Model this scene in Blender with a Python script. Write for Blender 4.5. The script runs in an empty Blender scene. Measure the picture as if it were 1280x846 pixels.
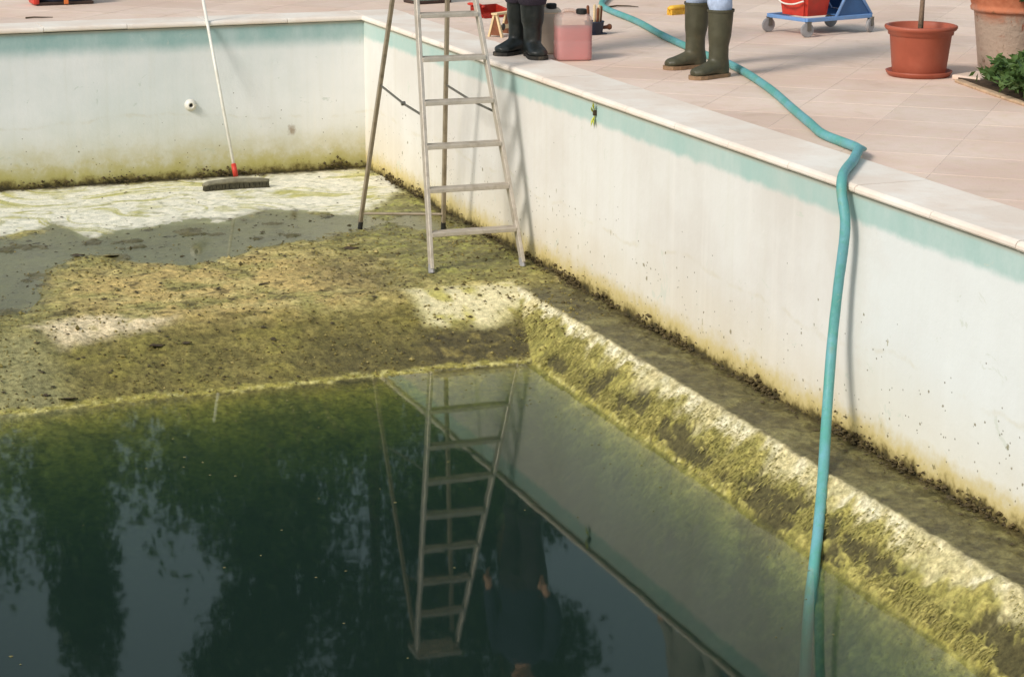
import bpy, bmesh, math, random
import numpy as np
from mathutils import Vector, Matrix, noise
random.seed(7); RNG = np.random.default_rng(11)
sc = bpy.context.scene; col = sc.collection
R = math.radians

# ------------------------------------------------------------------ camera
YAW, PITCH, ROLL = 0.3718, 0.2618, 0.0036
cam = bpy.data.cameras.new('camera'); camo = bpy.data.objects.new('camera', cam); col.objects.link(camo)
d = Vector((math.sin(YAW)*math.cos(PITCH), math.cos(YAW)*math.cos(PITCH), -math.sin(PITCH)))
r0 = Vector((math.cos(YAW), -math.sin(YAW), 0)); u0 = r0.cross(d)
r_ = r0*math.cos(ROLL)+u0*math.sin(ROLL); u_ = u0*math.cos(ROLL)-r0*math.sin(ROLL)
M = Matrix((r_, u_, -d)).transposed().to_4x4(); M.translation = (-4.672, -15.10, 1.71)
camo.matrix_world = M
cam.sensor_fit = 'HORIZONTAL'; cam.sensor_width = 36; cam.lens = 2586.3/1280*36
cam.clip_start = .1; cam.clip_end = 2000
sc.camera = camo

# ------------------------------------------------------------------ light
LIGHT = Vector((1.0, .42, -.80)).normalized()          # direction the sunlight travels
elev = math.asin(-LIGHT.z)
w = bpy.data.worlds.new('World'); sc.world = w; w.use_nodes = True
nt = w.node_tree; nt.nodes.clear()
sky = nt.nodes.new('ShaderNodeTexSky'); sky.sky_type = 'NISHITA'; sky.sun_disc = False
sky.sun_elevation = elev; sky.sun_rotation = math.atan2(-LIGHT.x, -LIGHT.y)
sky.air_density = 1.0; sky.dust_density = 4.0; sky.ozone_density = 1.0
bg = nt.nodes.new('ShaderNodeBackground'); bg.inputs['Strength'].default_value = .15
wo = nt.nodes.new('ShaderNodeOutputWorld')
hz_ = nt.nodes.new('ShaderNodeMix'); hz_.data_type = 'RGBA'; hz_.inputs[0].default_value = .55   # thin white haze all over the sky
hz_.inputs[7].default_value = (3.4, 4.1, 4.4, 1); nt.links.new(sky.outputs[0], hz_.inputs[6]); nt.links.new(hz_.outputs[2], bg.inputs[0]); nt.links.new(bg.outputs[0], wo.inputs[0])
sl = bpy.data.lights.new('sun', 'SUN'); sl.energy = 2.45; sl.angle = R(14.0); sl.color = (1, .96, .91)
so = bpy.data.objects.new('sun', sl); col.objects.link(so)
so.rotation_euler = LIGHT.to_track_quat('-Z', 'Y').to_euler(); so.location = (-20, -8, 20)
sc.view_settings.view_transform = 'Standard'; sc.view_settings.look = 'None'
sc.view_settings.exposure = 0.06; sc.view_settings.gamma = 1.0
sc.render.engine = 'CYCLES'

# ------------------------------------------------------------------ helpers
def s2l(c):
    return tuple(((v/255)/12.92 if v/255 <= .04045 else ((v/255+.055)/1.055)**2.4) for v in c)
def tag(o, label=None, cat=None, group=None, kind=None):
    if label: o['label'] = label
    if cat: o['category'] = cat
    if group: o['group'] = group
    if kind: o['kind'] = kind
    return o
def empty(name, loc=(0, 0, 0), rz=0):
    o = bpy.data.objects.new(name, None); col.objects.link(o); o.location = loc
    o.rotation_euler = (0, 0, rz); o.empty_display_size = .1; return o
def obj(name, bm, mat, parent=None, smooth=False, loc=None):
    me = bm if isinstance(bm, bpy.types.Mesh) else None
    if me is None:
        me = bpy.data.meshes.new(name); bm.normal_update(); bm.to_mesh(me); bm.free()
    if mat and not me.materials: me.materials.append(mat)
    if smooth: me.polygons.foreach_set('use_smooth', [True]*len(me.polygons))
    o = bpy.data.objects.new(name, me); col.objects.link(o)
    if parent: o.parent = parent
    if loc: o.location = loc
    return o
def NB(): return bmesh.new()
def box(bm, c, s, rot=None, bev=0, taper=1.0):
    n0 = len(bm.verts); vs = []
    for z in (-1, 1):
        k = taper if z > 0 else 1
        for x, y in ((-1, -1), (1, -1), (1, 1), (-1, 1)):
            v = Vector((x*s[0]/2*k, y*s[1]/2*k, z*s[2]/2))
            if rot: v = rot @ v
            vs.append(bm.verts.new(v+Vector(c)))
    fs = [(3, 2, 1, 0), (4, 5, 6, 7), (0, 1, 5, 4), (1, 2, 6, 5), (2, 3, 7, 6), (3, 0, 4, 7)]
    F = [bm.faces.new([vs[i] for i in f]) for f in fs]
    if bev:
        es = list({e for f in F for e in f.edges})
        bmesh.ops.bevel(bm, geom=es, offset=bev, segments=2, affect='EDGES', profile=.6)
    return bm
def frame(t, ref):
    t = t.normalized(); b = t.cross(ref)
    if b.length < 1e-4: b = t.cross(Vector((1, 0, 0)) if abs(t.x) < .9 else Vector((0, 1, 0)))
    b.normalize(); return b, b.cross(t).normalized()
def loft(bm, secs, n=14, ref=Vector((0, 0, 1)), cap=True):
    """secs: (point, rx, ry); rings square to the path"""
    P = [Vector(s[0]) for s in secs]; rings = []
    for i, s in enumerate(secs):
        t = (P[min(i+1, len(P)-1)]-P[max(i-1, 0)])
        b, u = frame(t, ref)
        rings.append([bm.verts.new(P[i]+b*(s[1]*math.cos(2*math.pi*k/n))+u*(s[2]*math.sin(2*math.pi*k/n))) for k in range(n)])
    for a, c in zip(rings, rings[1:]):
        for k in range(n): bm.faces.new((a[k], a[(k+1) % n], c[(k+1) % n], c[k]))
    if cap: bm.faces.new(rings[0][::-1]); bm.faces.new(rings[-1])
    return bm
def tube(bm, pts, r, n=10, ref=Vector((0, 0, 1))):
    return loft(bm, [(p, r, r) for p in pts], n, ref)
def lathe(bm, prof, n=32, c=(0, 0, 0), cap0=True, cap1=False):
    rings = [[bm.verts.new((c[0]+r*math.cos(2*math.pi*k/n), c[1]+r*math.sin(2*math.pi*k/n), c[2]+z)) for k in range(n)] for r, z in prof]
    for a, b in zip(rings, rings[1:]):
        for k in range(n): bm.faces.new((a[k], a[(k+1) % n], b[(k+1) % n], b[k]))
    if cap0: bm.faces.new(rings[0][::-1])
    if cap1: bm.faces.new(rings[-1])
    return bm
def prism(bm, pts, z0, z1):
    a = [bm.verts.new((x, y, z0)) for x, y in pts]; b = [bm.verts.new((x, y, z1)) for x, y in pts]; n = len(pts)
    bm.faces.new(a[::-1]); bm.faces.new(b)
    for i in range(n): bm.faces.new((a[i], a[(i+1) % n], b[(i+1) % n], b[i]))
    return bm
def remesh(bm, voxel=.01, smooth=4):
    """one continuous skin out of overlapping lofts"""
    me = bpy.data.meshes.new('tmp'); bmesh.ops.recalc_face_normals(bm, faces=bm.faces); bm.to_mesh(me); bm.free()
    o = bpy.data.objects.new('tmp', me); col.objects.link(o)
    m = o.modifiers.new('r', 'REMESH'); m.mode = 'VOXEL'; m.voxel_size = voxel; m.use_smooth_shade = True
    if smooth: s = o.modifiers.new('s', 'SMOOTH'); s.iterations = smooth; s.factor = .5
    dg = bpy.context.evaluated_depsgraph_get(); dg.update()
    new = bpy.data.meshes.new_from_object(o.evaluated_get(dg))
    bpy.data.objects.remove(o); return new
def spline(pts, per=8):
    P = [Vector(p) for p in pts]; P = [P[0]*2-P[1]]+P+[P[-1]*2-P[-2]]; out = []
    for i in range(1, len(P)-2):
        for k in range(per):
            t = k/per; a, b, c, e = P[i-1:i+3]
            out.append(.5*((2*b)+(c-a)*t+(2*a-5*b+4*c-e)*t*t+(-a+3*b-3*c+e)*t**3))
    return out+[P[-2]]

# numpy value-noise
def vnoise(x, y, seed):
    g = np.random.default_rng(seed).random((256, 256))
    xi = np.floor(x).astype(int); yi = np.floor(y).astype(int); fx = x-xi; fy = y-yi
    fx = fx*fx*(3-2*fx); fy = fy*fy*(3-2*fy)
    a = g[xi % 256, yi % 256]; b = g[(xi+1) % 256, yi % 256]; c = g[xi % 256, (yi+1) % 256]; e = g[(xi+1) % 256, (yi+1) % 256]
    return a*(1-fx)*(1-fy)+b*fx*(1-fy)+c*(1-fx)*fy+e*fx*fy
def fbm(x, y, f, seed, oct=4, gain=.55):
    s = 0; a = 1; t = 0
    for i in range(oct):
        s = s+a*vnoise(x*f*2**i+i*17.3, y*f*2**i+i*9.1, seed+i); t += a; a *= gain
    return s/t
def sstep(a, b, x): t = np.clip((x-a)/(b-a), 0, 1); return t*t*(3-2*t)
def polymask(x, y, poly, soft):
    ins = np.zeros(x.shape, bool); dist = np.full(x.shape, 1e9); n = len(poly)
    for i in range(n):
        (x0, y0), (x1, y1) = poly[i], poly[(i+1) % n]
        c = ((y0 > y) != (y1 > y)) & (x < (x1-x0)*(y-y0)/(y1-y0+1e-12)+x0); ins ^= c
        t = np.clip(((x-x0)*(x1-x0)+(y-y0)*(y1-y0))/((x1-x0)**2+(y1-y0)**2+1e-12), 0, 1)
        dist = np.minimum(dist, np.hypot(x-x0-t*(x1-x0), y-y0-t*(y1-y0)))
    return sstep(-soft, soft, np.where(ins, dist, -dist))

# ------------------------------------------------------------------ materials
class G:
    def __init__(s, name):
        s.m = bpy.data.materials.new(name); s.m.use_nodes = True; s.t = s.m.node_tree; s.t.nodes.clear()
        s.out = s.n('OutputMaterial'); s.co = s.n('TexCoord').outputs['Object']
    def n(s, k, **kw):
        nd = s.t.nodes.new('ShaderNode'+k)
        for a, v in kw.items(): setattr(nd, a, v)
        return nd
    def put(s, sock, v):
        if v is None: return
        if isinstance(v, bpy.types.NodeSocket): s.t.links.new(v, sock)
        else:
            if sock.type == 'RGBA' and len(v) == 3: v = (*v, 1)
            sock.default_value = v
    def noise(s, scale, detail=4, rough=.55, co=None, dist=0, stretch=None):
        c = co or s.co
        if stretch:
            mp = s.n('Mapping'); s.put(mp.inputs[0], c); mp.inputs['Scale'].default_value = stretch; c = mp.outputs[0]
        nd = s.n('TexNoise'); s.put(nd.inputs['Vector'], c)
        for k, v in (('Scale', scale), ('Detail', detail), ('Roughness', rough), ('Distortion', dist)): nd.inputs[k].default_value = v
        return nd.outputs['Fac']
    def voro(s, scale, feat='F1', out='Distance', stretch=None, rnd=1):
        c = s.co
        if stretch:
            mp = s.n('Mapping'); s.put(mp.inputs[0], c); mp.inputs['Scale'].default_value = stretch; c = mp.outputs[0]
        nd = s.n('TexVoronoi', feature=feat); s.put(nd.inputs['Vector'], c); nd.inputs['Scale'].default_value = scale
        nd.inputs['Randomness'].default_value = rnd
        return nd.outputs[out]
    def math(s, op, a, b=None, c=None, clamp=False):
        nd = s.n('Math', operation=op, use_clamp=clamp)
        for i, v in enumerate((a, b, c)):
            if v is not None: s.put(nd.inputs[i], v)
        return nd.outputs[0]
    def ramp(s, f, a, b, lo=0, hi=1):
        nd = s.n('MapRange', interpolation_type='SMOOTHSTEP'); s.put(nd.inputs[0], f)
        for i, v in enumerate((a, b, lo, hi)): nd.inputs[i+1].default_value = v
        return nd.outputs[0]
    def mix(s, f, a, b, mode='MIX'):
        nd = s.n('Mix', data_type='RGBA', blend_type=mode); s.put(nd.inputs[0], f); s.put(nd.inputs[6], a); s.put(nd.inputs[7], b)
        return nd.outputs[2]
    def xyz(s):
        nd = s.n('SeparateXYZ'); s.put(nd.inputs[0], s.co); return nd.outputs
    def bump(s, h, dist, strength=1, nrm=None):
        nd = s.n('Bump'); s.put(nd.inputs['Height'], h); nd.inputs['Distance'].default_value = dist; nd.inputs['Strength'].default_value = strength
        if nrm: s.put(nd.inputs['Normal'], nrm)
        return nd.outputs[0]
    def bsdf(s, base, rough=.6, normal=None, metal=0, spec=.5, **kw):
        nd = s.n('BsdfPrincipled'); s.put(nd.inputs['Base Color'], base); s.put(nd.inputs['Roughness'], rough)
        s.put(nd.inputs['Metallic'], metal); s.put(nd.inputs['Specular IOR Level'], spec)
        if normal: s.put(nd.inputs['Normal'], normal)
        for k, v in kw.items(): s.put(nd.inputs[k], v)
        return nd.outputs[0]
    def done(s, sh, vol=None):
        s.t.links.new(sh, s.out.inputs['Surface'])
        if vol: s.t.links.new(vol, s.out.inputs['Volume'])
        return s.m
def plain(name, c, rough=.6, var=.12, scale=9, bump=.001, metal=0, spec=.4, dirt=None, dirt_amt=.3):
    g = G(name); c = s2l(c); f = g.noise(scale, 5, .6)
    lo = tuple(v*(1-var) for v in c); hi = tuple(min(1, v*(1+var)) for v in c)
    b = g.mix(g.ramp(f, .3, .7), lo, hi)
    if dirt:
        b = g.mix(g.math('MULTIPLY', g.ramp(g.noise(scale*.6, 6, .65, dist=.4), .48, .7), dirt_amt), b, s2l(dirt))
    rr = g.ramp(g.noise(scale*2, 3), .3, .7, max(.02, rough-.08), min(1, rough+.08))
    return g.done(g.bsdf(b, rr, g.bump(g.noise(scale*8, 4), bump), metal, spec))

def wall_mat(name, right):
    """old white pool paint, faded turquoise band along the top, grime rising from the floor"""
    g = G(name); x, y, z = g.xyz(); along = y if right else x
    n1 = g.noise(1.1, 5, .6); n2 = g.noise(6, 5, .65); n3 = g.noise(26, 4, .6)
    a, b = ((212, 207, 199), (222, 220, 214)) if right else ((216, 220, 217), (231, 231, 229))
    base = g.mix(g.ramp(n1, .35, .68), s2l(a), s2l(b))
    # patchy repaint squares, chalky streaks running down
    st = g.noise(3.2, 4, .6, stretch=(1, 3.0, .12) if right else (3.0, 1, .12))
    base = g.mix(g.ramp(st, .5, .72, 0, .25), base, s2l((236, 232, 224)))
    base = g.mix(g.ramp(st, .5, .3, 0, .10), base, s2l((190, 184, 150)))
    if right:   # cooler and whiter towards the deep end
        base = g.mix(g.ramp(g.math('ADD', y, g.math('MULTIPLY', n2, .5)), -6.9, -7.4, 0, .55), base, s2l((224, 231, 230)))
    # warm beige tint low down
    zz = g.math('ADD', z, g.math('MULTIPLY', g.math('SUBTRACT', n1, .5), .35))
    base = g.mix(g.ramp(zz, -.55, -1.1, 0, .30 if right else .42), base, s2l((214, 196, 150) if right else (190, 182, 138)))
    # turquoise band
    zb = g.math('ADD', z, g.math('MULTIPLY', g.math('SUBTRACT', g.noise(9, 4, .6, stretch=(1, 1, 1)), .5), .05))
    band = g.ramp(zb, -.170, -.128) if right else g.ramp(zb, -.235, -.12)
    fade = g.ramp(g.noise(2.3, 6, .7, stretch=(1, 1, .5)), .3, .75, .9, .55)
    base = g.mix(g.math('MULTIPLY', band, fade), base, s2l((158, 190, 182) if right else (132, 170, 166)))
    chip = g.ramp(g.math('ADD', g.noise(5.5, 8, .75, dist=1.2), g.math('MULTIPLY', g.ramp(z, -.5, -1.1, 0, 1), .03)), .635, .65)
    base = g.mix(g.math('MULTIPLY', chip, .55), base, s2l((200, 204, 190) if right else (190, 198, 188)))
    tide = g.math('MULTIPLY', g.ramp(g.math('ABSOLUTE', g.math('ADD', zz, .70)), .02, .0), g.ramp(n2, .4, .65))
    base = g.mix(g.math('MULTIPLY', tide, .22), base, s2l((190, 176, 130)))
    gap = g.ramp(z, -.055, -.032, 0, .6)  # tan shade under the coping overhang, painted into the wall colour
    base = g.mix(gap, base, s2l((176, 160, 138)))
    # yellow-brown algae creeping from the floor, ragged edge
    e = g.math('ADD', z, g.math('MULTIPLY', g.math('SUBTRACT', n2, .5), -.16))
    e = g.math('ADD', e, g.math('MULTIPLY', g.math('SUBTRACT', n3, .5), -.09))
    if not right:
        base = g.mix(g.math('MULTIPLY', g.ramp(e, -.78, -1.08, 0, .75), g.ramp(n2, .3, .62, .35, 1)), base, s2l((186, 176, 120)))
        dx = g.math('ADD', x, .585); dz = g.math('ADD', z, .83)
        rr = g.math('SQRT', g.math('ADD', g.math('MULTIPLY', dx, dx), g.math('MULTIPLY', g.math('MULTIPLY', dz, dz), .6)))
        base = g.mix(g.ramp(g.math('ADD', rr, g.math('MULTIPLY', g.math('SUBTRACT', n3, .5), .07)), .040, .008, 0, .7), base, s2l((132, 104, 72)))
    base = g.mix(g.ramp(e, -.96, -1.10, 0, .85), base, s2l((196, 176, 104) if right else (176, 168, 96)))
    base = g.mix(g.ramp(e, -1.075, -1.14, 0, .95), base, s2l((112, 98, 52)))
    base = g.mix(g.ramp(e, -1.11, -1.16), base, s2l((66, 60, 38)))
    # specks and stuck bits, thicker towards the bottom
    low = g.math('POWER', g.ramp(z, -.2, -1.15, .04, 1), 2.4)
    n4 = g.noise(70, 3, .6)
    def specks(scale, r, thr, colr, k, stretch=None):
        nonlocal base
        v = g.voro(scale, stretch=stretch); c = g.voro(scale, out='Color', stretch=stretch)
        sp = g.n('SeparateColor'); g.put(sp.inputs[0], c)
        keep = g.math('LESS_THAN', sp.outputs[0], g.math('MULTIPLY', low, thr))
        m = g.math('MULTIPLY', g.ramp(g.math('ADD', v, g.math('MULTIPLY', g.math('SUBTRACT', n4, .5), r*2.4)), r, r*.5), keep)
        base = g.mix(g.math('MULTIPLY', m, k), base, s2l(colr))
    specks(9, .13, .05, (120, 110, 70), .75)
    specks(21, .17, .055, (112, 100, 62), .8)
    specks(44, .22, .09, (96, 86, 58), .75)
    specks(15, .10, .08, (150, 140, 100), .7, (1, 1, .35))
    bn = g.bump(g.math('ADD', n2, g.math('MULTIPLY', n3, .4)), .006, .6)
    return g.done(g.bsdf(base, .72, bn, spec=.25))
m_wall_r = wall_mat('right_wall_paint', True); m_wall_f = wall_mat('far_wall_paint', False)

# pool floor: stain colours come from a point attribute worked out in numpy, fine grain from nodes
g = G('pool_floor_slime'); at = g.n('Attribute', attribute_name='stain'); wet = g.n('Attribute', attribute_name='wet').outputs['Fac']
f1 = g.noise(38, 5, .65); f2 = g.noise(120, 4, .6); f3 = g.noise(14, 5, .6, dist=.6)
gr = g.n('Attribute', attribute_name='grain').outputs['Fac']
c = g.mix(gr, at.outputs['Color'], g.mix(g.ramp(f1, .25, .75), (.55, .53, .45), (1.42, 1.42, 1.36)), 'MULTIPLY')
c = g.mix(1, c, g.mix(g.ramp(f3, .3, .7), (.8, .82, .78), (1.14, 1.13, 1.1)), 'MULTIPLY')
v = g.voro(34); vc = g.n('SeparateColor'); g.put(vc.inputs[0], g.voro(34, out='Color'))
sp = g.math('MULTIPLY', g.ramp(g.math('ADD', v, g.math('MULTIPLY', f2, .2)), .34, .22), g.math('LESS_THAN', vc.outputs[0], .17))
c = g.mix(g.math('MULTIPLY', sp, .6), c, s2l((62, 54, 34)))
hgt = g.math('ADD', g.math('MULTIPLY', f1, .8), g.math('MULTIPLY', f2, .4))
rg = g.ramp(wet, 0, 1, .85, .32)
m_floor = g.done(g.bsdf(c, rg, g.bump(hgt, .012, .8), spec=.4))

# water: Fresnel mirror over see-through murk
def water_mat(name, rip, vol, dist=.0012):
    g = G(name)
    nz = g.noise(2.2, 3, .5); n2 = g.noise(.5, 2)
    nb = g.bump(g.math('ADD', nz, g.math('MULTIPLY', n2, 2)), rip, 1)
    fr = g.n('Fresnel'); fr.inputs['IOR'].default_value = 1.333; g.put(fr.inputs['Normal'], nb)
    tr = g.n('BsdfTransparent'); gl = g.n('BsdfGlossy'); gl.inputs['Roughness'].default_value = .028 if vol else .05
    g.put(gl.inputs['Normal'], nb); gl.inputs['Color'].default_value = (.82, .84, .76, 1) if vol else (.9, .92, .84, 1)
    if not vol: tr.inputs['Color'].default_value = (*[.62, .64, .5], 1)
    bk_ = g.n('NewGeometry').outputs['Backfacing']      # from below, light and eye pass straight out
    mx = g.n('MixShader'); g.put(mx.inputs[0], g.math('MULTIPLY', fr.outputs[0], g.math('SUBTRACT', 1, bk_))); g.put(mx.inputs[1], tr.outputs[0]); g.put(mx.inputs[2], gl.outputs[0])
    v = None
    if vol:
        ab = g.n('VolumeAbsorption'); ab.inputs['Color'].default_value = (.28, .46, .34, 1); ab.inputs['Density'].default_value = 4.6
        vs = g.n('VolumeScatter'); vs.inputs['Color'].default_value = (.38, .60, .56, 1); vs.inputs['Density'].default_value = .40
        ad = g.n('AddShader'); g.put(ad.inputs[0], ab.outputs[0]); g.put(ad.inputs[1], vs.outputs[0]); v = ad.outputs[0]
    return g.done(mx.outputs[0], v)
m_water = water_mat('stagnant_water', .0004, True)
m_puddle = water_mat('thin_puddle', .0003, False)

# paving
def slab_mat():
    g = G('pink_sandstone_slab'); oi = g.n('ObjectInfo').outputs['Random']
    geo = g.n('NewGeometry').outputs['Position']
    n1 = g.noise(.9, 5, .6, co=geo); n2 = g.noise(11, 5, .65, co=geo); n3 = g.noise(60, 4, .6, co=geo)
    b = g.mix(g.ramp(n1, .35, .66), s2l((214, 187, 170)), s2l((224, 203, 188)))
    b = g.mix(g.ramp(n2, .4, .75, 0, .35), b, s2l((205, 186, 150)))
    b = g.mix(g.ramp(n2, .45, .25, 0, .3), b, s2l((214, 176, 162)))
    b = g.mix(1, b, g.mix(oi, (.93, .93, .93), (1.04, 1.03, 1.02)), 'MULTIPLY')
    b = g.mix(g.ramp(g.noise(2.3, 6, .7, co=geo, dist=.5), .54, .70, 0, .38), b, s2l((182, 156, 134)))
    b = g.mix(g.ramp(g.noise(48, 6, .75, co=geo), .60, .72, 0, .45), b, s2l((164, 136, 114)))
    return g.done(g.bsdf(b, .8, g.bump(g.math('ADD', n2, g.math('MULTIPLY', n3, .5)), .003, .7), spec=.25))
m_slab = slab_mat()
m_joint = plain('sandy_joint', (216, 194, 177), .95, .12, 14, .004)
def coping_mat():
    g = G('white_coping_stone'); geo = g.n('NewGeometry').outputs['Position']; oi = g.n('ObjectInfo').outputs['Random']
    n1 = g.noise(2, 5, .6, co=geo); n2 = g.noise(22, 5, .65, co=geo)
    b = g.mix(g.ramp(n1, .35, .7), s2l((224, 208, 192)), s2l((234, 226, 214)))
    b = g.mix(g.ramp(n2, .55, .8, 0, .4), b, s2l((206, 184, 160)))
    b = g.mix(1, b, g.mix(oi, (.97, .97, .97), (1.02, 1.02, 1.02)), 'MULTIPLY')
    return g.done(g.bsdf(b, .75, g.bump(n2, .003, .7), spec=.25))
m_coping = coping_mat()

# ------------------------------------------------------------------ setting: ground, deck, coping
ZF, ZW = -1.15, -1.37
PX0, PX1, PY0, PY1 = -6.0, 0.0, -13.4, 0.0     # inside faces of the pool
CW = .40                                       # coping width
bm = NB()                                      # ground: one sheet to the horizon with a hole for the pool
o4 = [(-600, -600), (600, -600), (600, 600), (-600, 600)]
i4 = [(PX0-.2, PY0-.2), (PX1+.2, PY0-.2), (PX1+.2, PY1+.2), (PX0-.2, PY1+.2)]
A = [bm.verts.new((x, y, -.035)) for x, y in o4]; B = [bm.verts.new((x, y, -.035)) for x, y in i4]
for k in range(4): bm.faces.new((A[k], A[(k+1) % 4], B[(k+1) % 4], B[k]))
tag(obj('ground', bm, plain('dry_earth', (150, 132, 98), .95, .2, 3, .02, dirt=(96, 104, 56), dirt_amt=.6)), 'dry earth ground around the pool terrace', 'ground', kind='structure')
bm = NB()                                      # bedding under the slabs
o4 = [(-10, -17), (8.5, -17), (8.5, 5.5), (-10, 5.5)]
A = [bm.verts.new((x, y, -.0012)) for x, y in o4]; B = [bm.verts.new((x, y, -.0012)) for x, y in i4]
for k in range(4): bm.faces.new((A[k], A[(k+1) % 4], B[(k+1) % 4], B[k]))
deck = tag(obj('pool_deck', bm, m_joint), 'pink sandstone paving laid diagonally around the pool', 'paving', kind='structure')

def clip(poly, keep):
    out = []
    for i in range(len(poly)):
        a, b = poly[i], poly[(i+1) % len(poly)]; fa, fb = keep(a), keep(b)
        if fa >= 0: out.append(a)
        if fa*fb < 0:
            t = fa/(fa-fb); out.append((a[0]+(b[0]-a[0])*t, a[1]+(b[1]-a[1])*t))
    return out
def area(p): return abs(sum(p[i][0]*p[(i+1) % len(p)][1]-p[(i+1) % len(p)][0]*p[i][1] for i in range(len(p))))/2
S = .50; ca, sa = math.cos(R(48.5)), math.sin(R(48.5)); H = S/2-.002
proto = {}
def slab_mesh(poly, key=None):
    b = NB(); prism(b, poly, -.03, 0)
    es = [e for e in b.edges if all(v.co.z > -.001 for v in e.verts)]
    bmesh.ops.bevel(b, geom=es, offset=.0012, segments=1, affect='EDGES')
    me = bpy.data.meshes.new('slab'); b.to_mesh(me); b.free(); me.materials.append(m_slab); return me
square = [(-H*ca+H*sa, -H*sa-H*ca), (H*ca+H*sa, H*sa-H*ca), (H*ca-H*sa, H*sa+H*ca), (-H*ca-H*sa, -H*sa+H*ca)]
full = slab_mesh(square); rest = NB(); cand = []
ox, oy = .4, -5.71
for i in range(-26, 27):
    for j in range(-26, 27):
        u = (i+.5)*S; vv = (j+.5)*S
        cx, cy = ox+u*ca-vv*sa, oy+u*sa+vv*ca
        if not (-9.6 < cx < 8.1 and -16.6 < cy < 5.1): continue
        P = [(cx+a, cy+b) for a, b in square]
        ex0, ex1, ey0, ey1 = PX0-CW+.03, PX1+CW-.03+.004, PY0-CW+.03, PY1+CW-.03+.004
        inside = [ex0 < x < ex1 and ey0 < y < ey1 for x, y in P]
        polys = [P]
        if any(inside) or (ex0-S < cx < ex1+S and ey0-S < cy < ey1+S):
            if all(inside): continue
            a = clip(P, lambda q: q[0]-ex1)
            rem = clip(P, lambda q: ex1-q[0])
            b_ = clip(rem, lambda q: q[1]-ey1) if rem else []
            rem = clip(rem, lambda q: ey1-q[1]) if rem else []
            c_ = clip(rem, lambda q: ex0-q[0]) if rem else []
            rem = clip(rem, lambda q: q[0]-ex0) if rem else []
            d_ = clip(rem, lambda q: ey0-q[1]) if rem else []
            polys = [q for q in (a, b_, c_, d_) if len(q) > 2 and area(q) > .002]
            if len(polys) == 1 and abs(area(polys[0])-area(P)) < 1e-4: polys = [P]
        for q in polys:
            v = Vector((cx+4.672, cy+15.1, -1.71)); zc = v.dot(d); px = v.dot(r_)/zc*2586; py = -v.dot(u_)/zc*2586
            vis = zc > 0 and abs(px) < 760 and -560 < py < 520
            cand.append((0 if vis else 1, zc, q, (cx, cy), q is P))
cand.sort(key=lambda t: (t[0], t[1]))
for k, (vis, zc, q, c0, whole) in enumerate(cand):
    if k < 290:
        if whole: o = obj('slab', full, None, deck, loc=(*c0, random.uniform(-.0003, .0003)))
        else: o = obj('slab', slab_mesh([(x-c0[0], y-c0[1]) for x, y in q]), None, deck, loc=(*c0, 0))
    else: prism(rest, q, -.03, 0)
tag(obj('slab_field', rest, m_slab, deck), kind='stuff')

# coping: single stones with a rounded nose
cop = empty('coping', (0, 0, 0)); tag(cop, 'pale stone coping along the pool edge', 'coping', kind='structure')
def coping_stone(L):
    b = NB(); prof = [(-.018, -.022), (-.023, -.014), (-.022, -.002), (-.016, .008), (-.004, .013), (CW-.045, .012), (CW-.031, .006), (CW-.030, -.022)]
    a = [b.verts.new((x, -L/2+.002, z)) for x, z in prof]; c = [b.verts.new((x, L/2-.002, z)) for x, z in prof]; n = len(prof)
    for i in range(n): b.faces.new((a[i], a[(i+1) % n], c[(i+1) % n], c[i]))
    b.faces.new(a[::-1]); b.faces.new(c); bmesh.ops.recalc_face_normals(b, faces=b.faces)
    me = bpy.data.meshes.new('coping_stone'); b.to_mesh(me); b.free(); me.materials.append(m_coping); return me
def run(p0, p1, rz, n):
    p0 = Vector((*p0, 0)); p1 = Vector((*p1, 0)); L = (p1-p0).length/n; me = coping_stone(L)
    for i in range(n):
        o = obj('coping_stone', me, None, cop); o.location = p0.lerp(p1, (i+.5)/n)+Vector((0, 0, random.uniform(-.0015, .0015)))
        o.rotation_euler = (0, 0, rz+random.uniform(-.002, .002))
run((PX1, PY0+.0), (PX1, PY1), 0, 22)
run((PX0, PY1), (PX1, PY1), R(90), 10)
run((PX0, PY0), (PX0, PY1), R(180), 22)
run((PX0, PY0), (PX1, PY0), R(-90), 10)
for x, y in ((PX0-.185, PY0-.185), (PX1+.185, PY0-.185), (PX1+.185, PY1+.185), (PX0-.185, PY1+.185)):
    b = NB(); box(b, (x, y, -.0115), (.366, .366, .047), bev=.006); obj('coping_stone', b, m_coping, cop)

# pool walls
def wall(name, c, s, mat, label):
    b = NB(); box(b, (0, 0, 0), s)
    for v in b.verts: v.co += Vector(c)
    return tag(obj(name, b, mat), label, 'pool wall', kind='structure')
wall('pool_wall_right', (.1, (PY0+PY1)/2, -.779), (.2, PY1-PY0, 1.50), m_wall_r, 'long pale pool wall the stepladder stands beside')
wall('pool_wall_far', ((PX0+PX1)/2, .1, -.779), (PX1-PX0+.4, .198, 1.50), m_wall_f, 'short pale pool wall behind the floor brush')
wall('pool_wall_left', (PX0-.1, (PY0+PY1)/2, -.785), (.2, PY1-PY0, 1.49), m_wall_r, 'pool wall facing the stepladder across the floor')
wall('pool_wall_near', ((PX0+PX1)/2, PY0-.1, -.785), (PX1-PX0+.4, .198, 1.49), m_wall_f, 'pool wall at the deep end')

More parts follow.
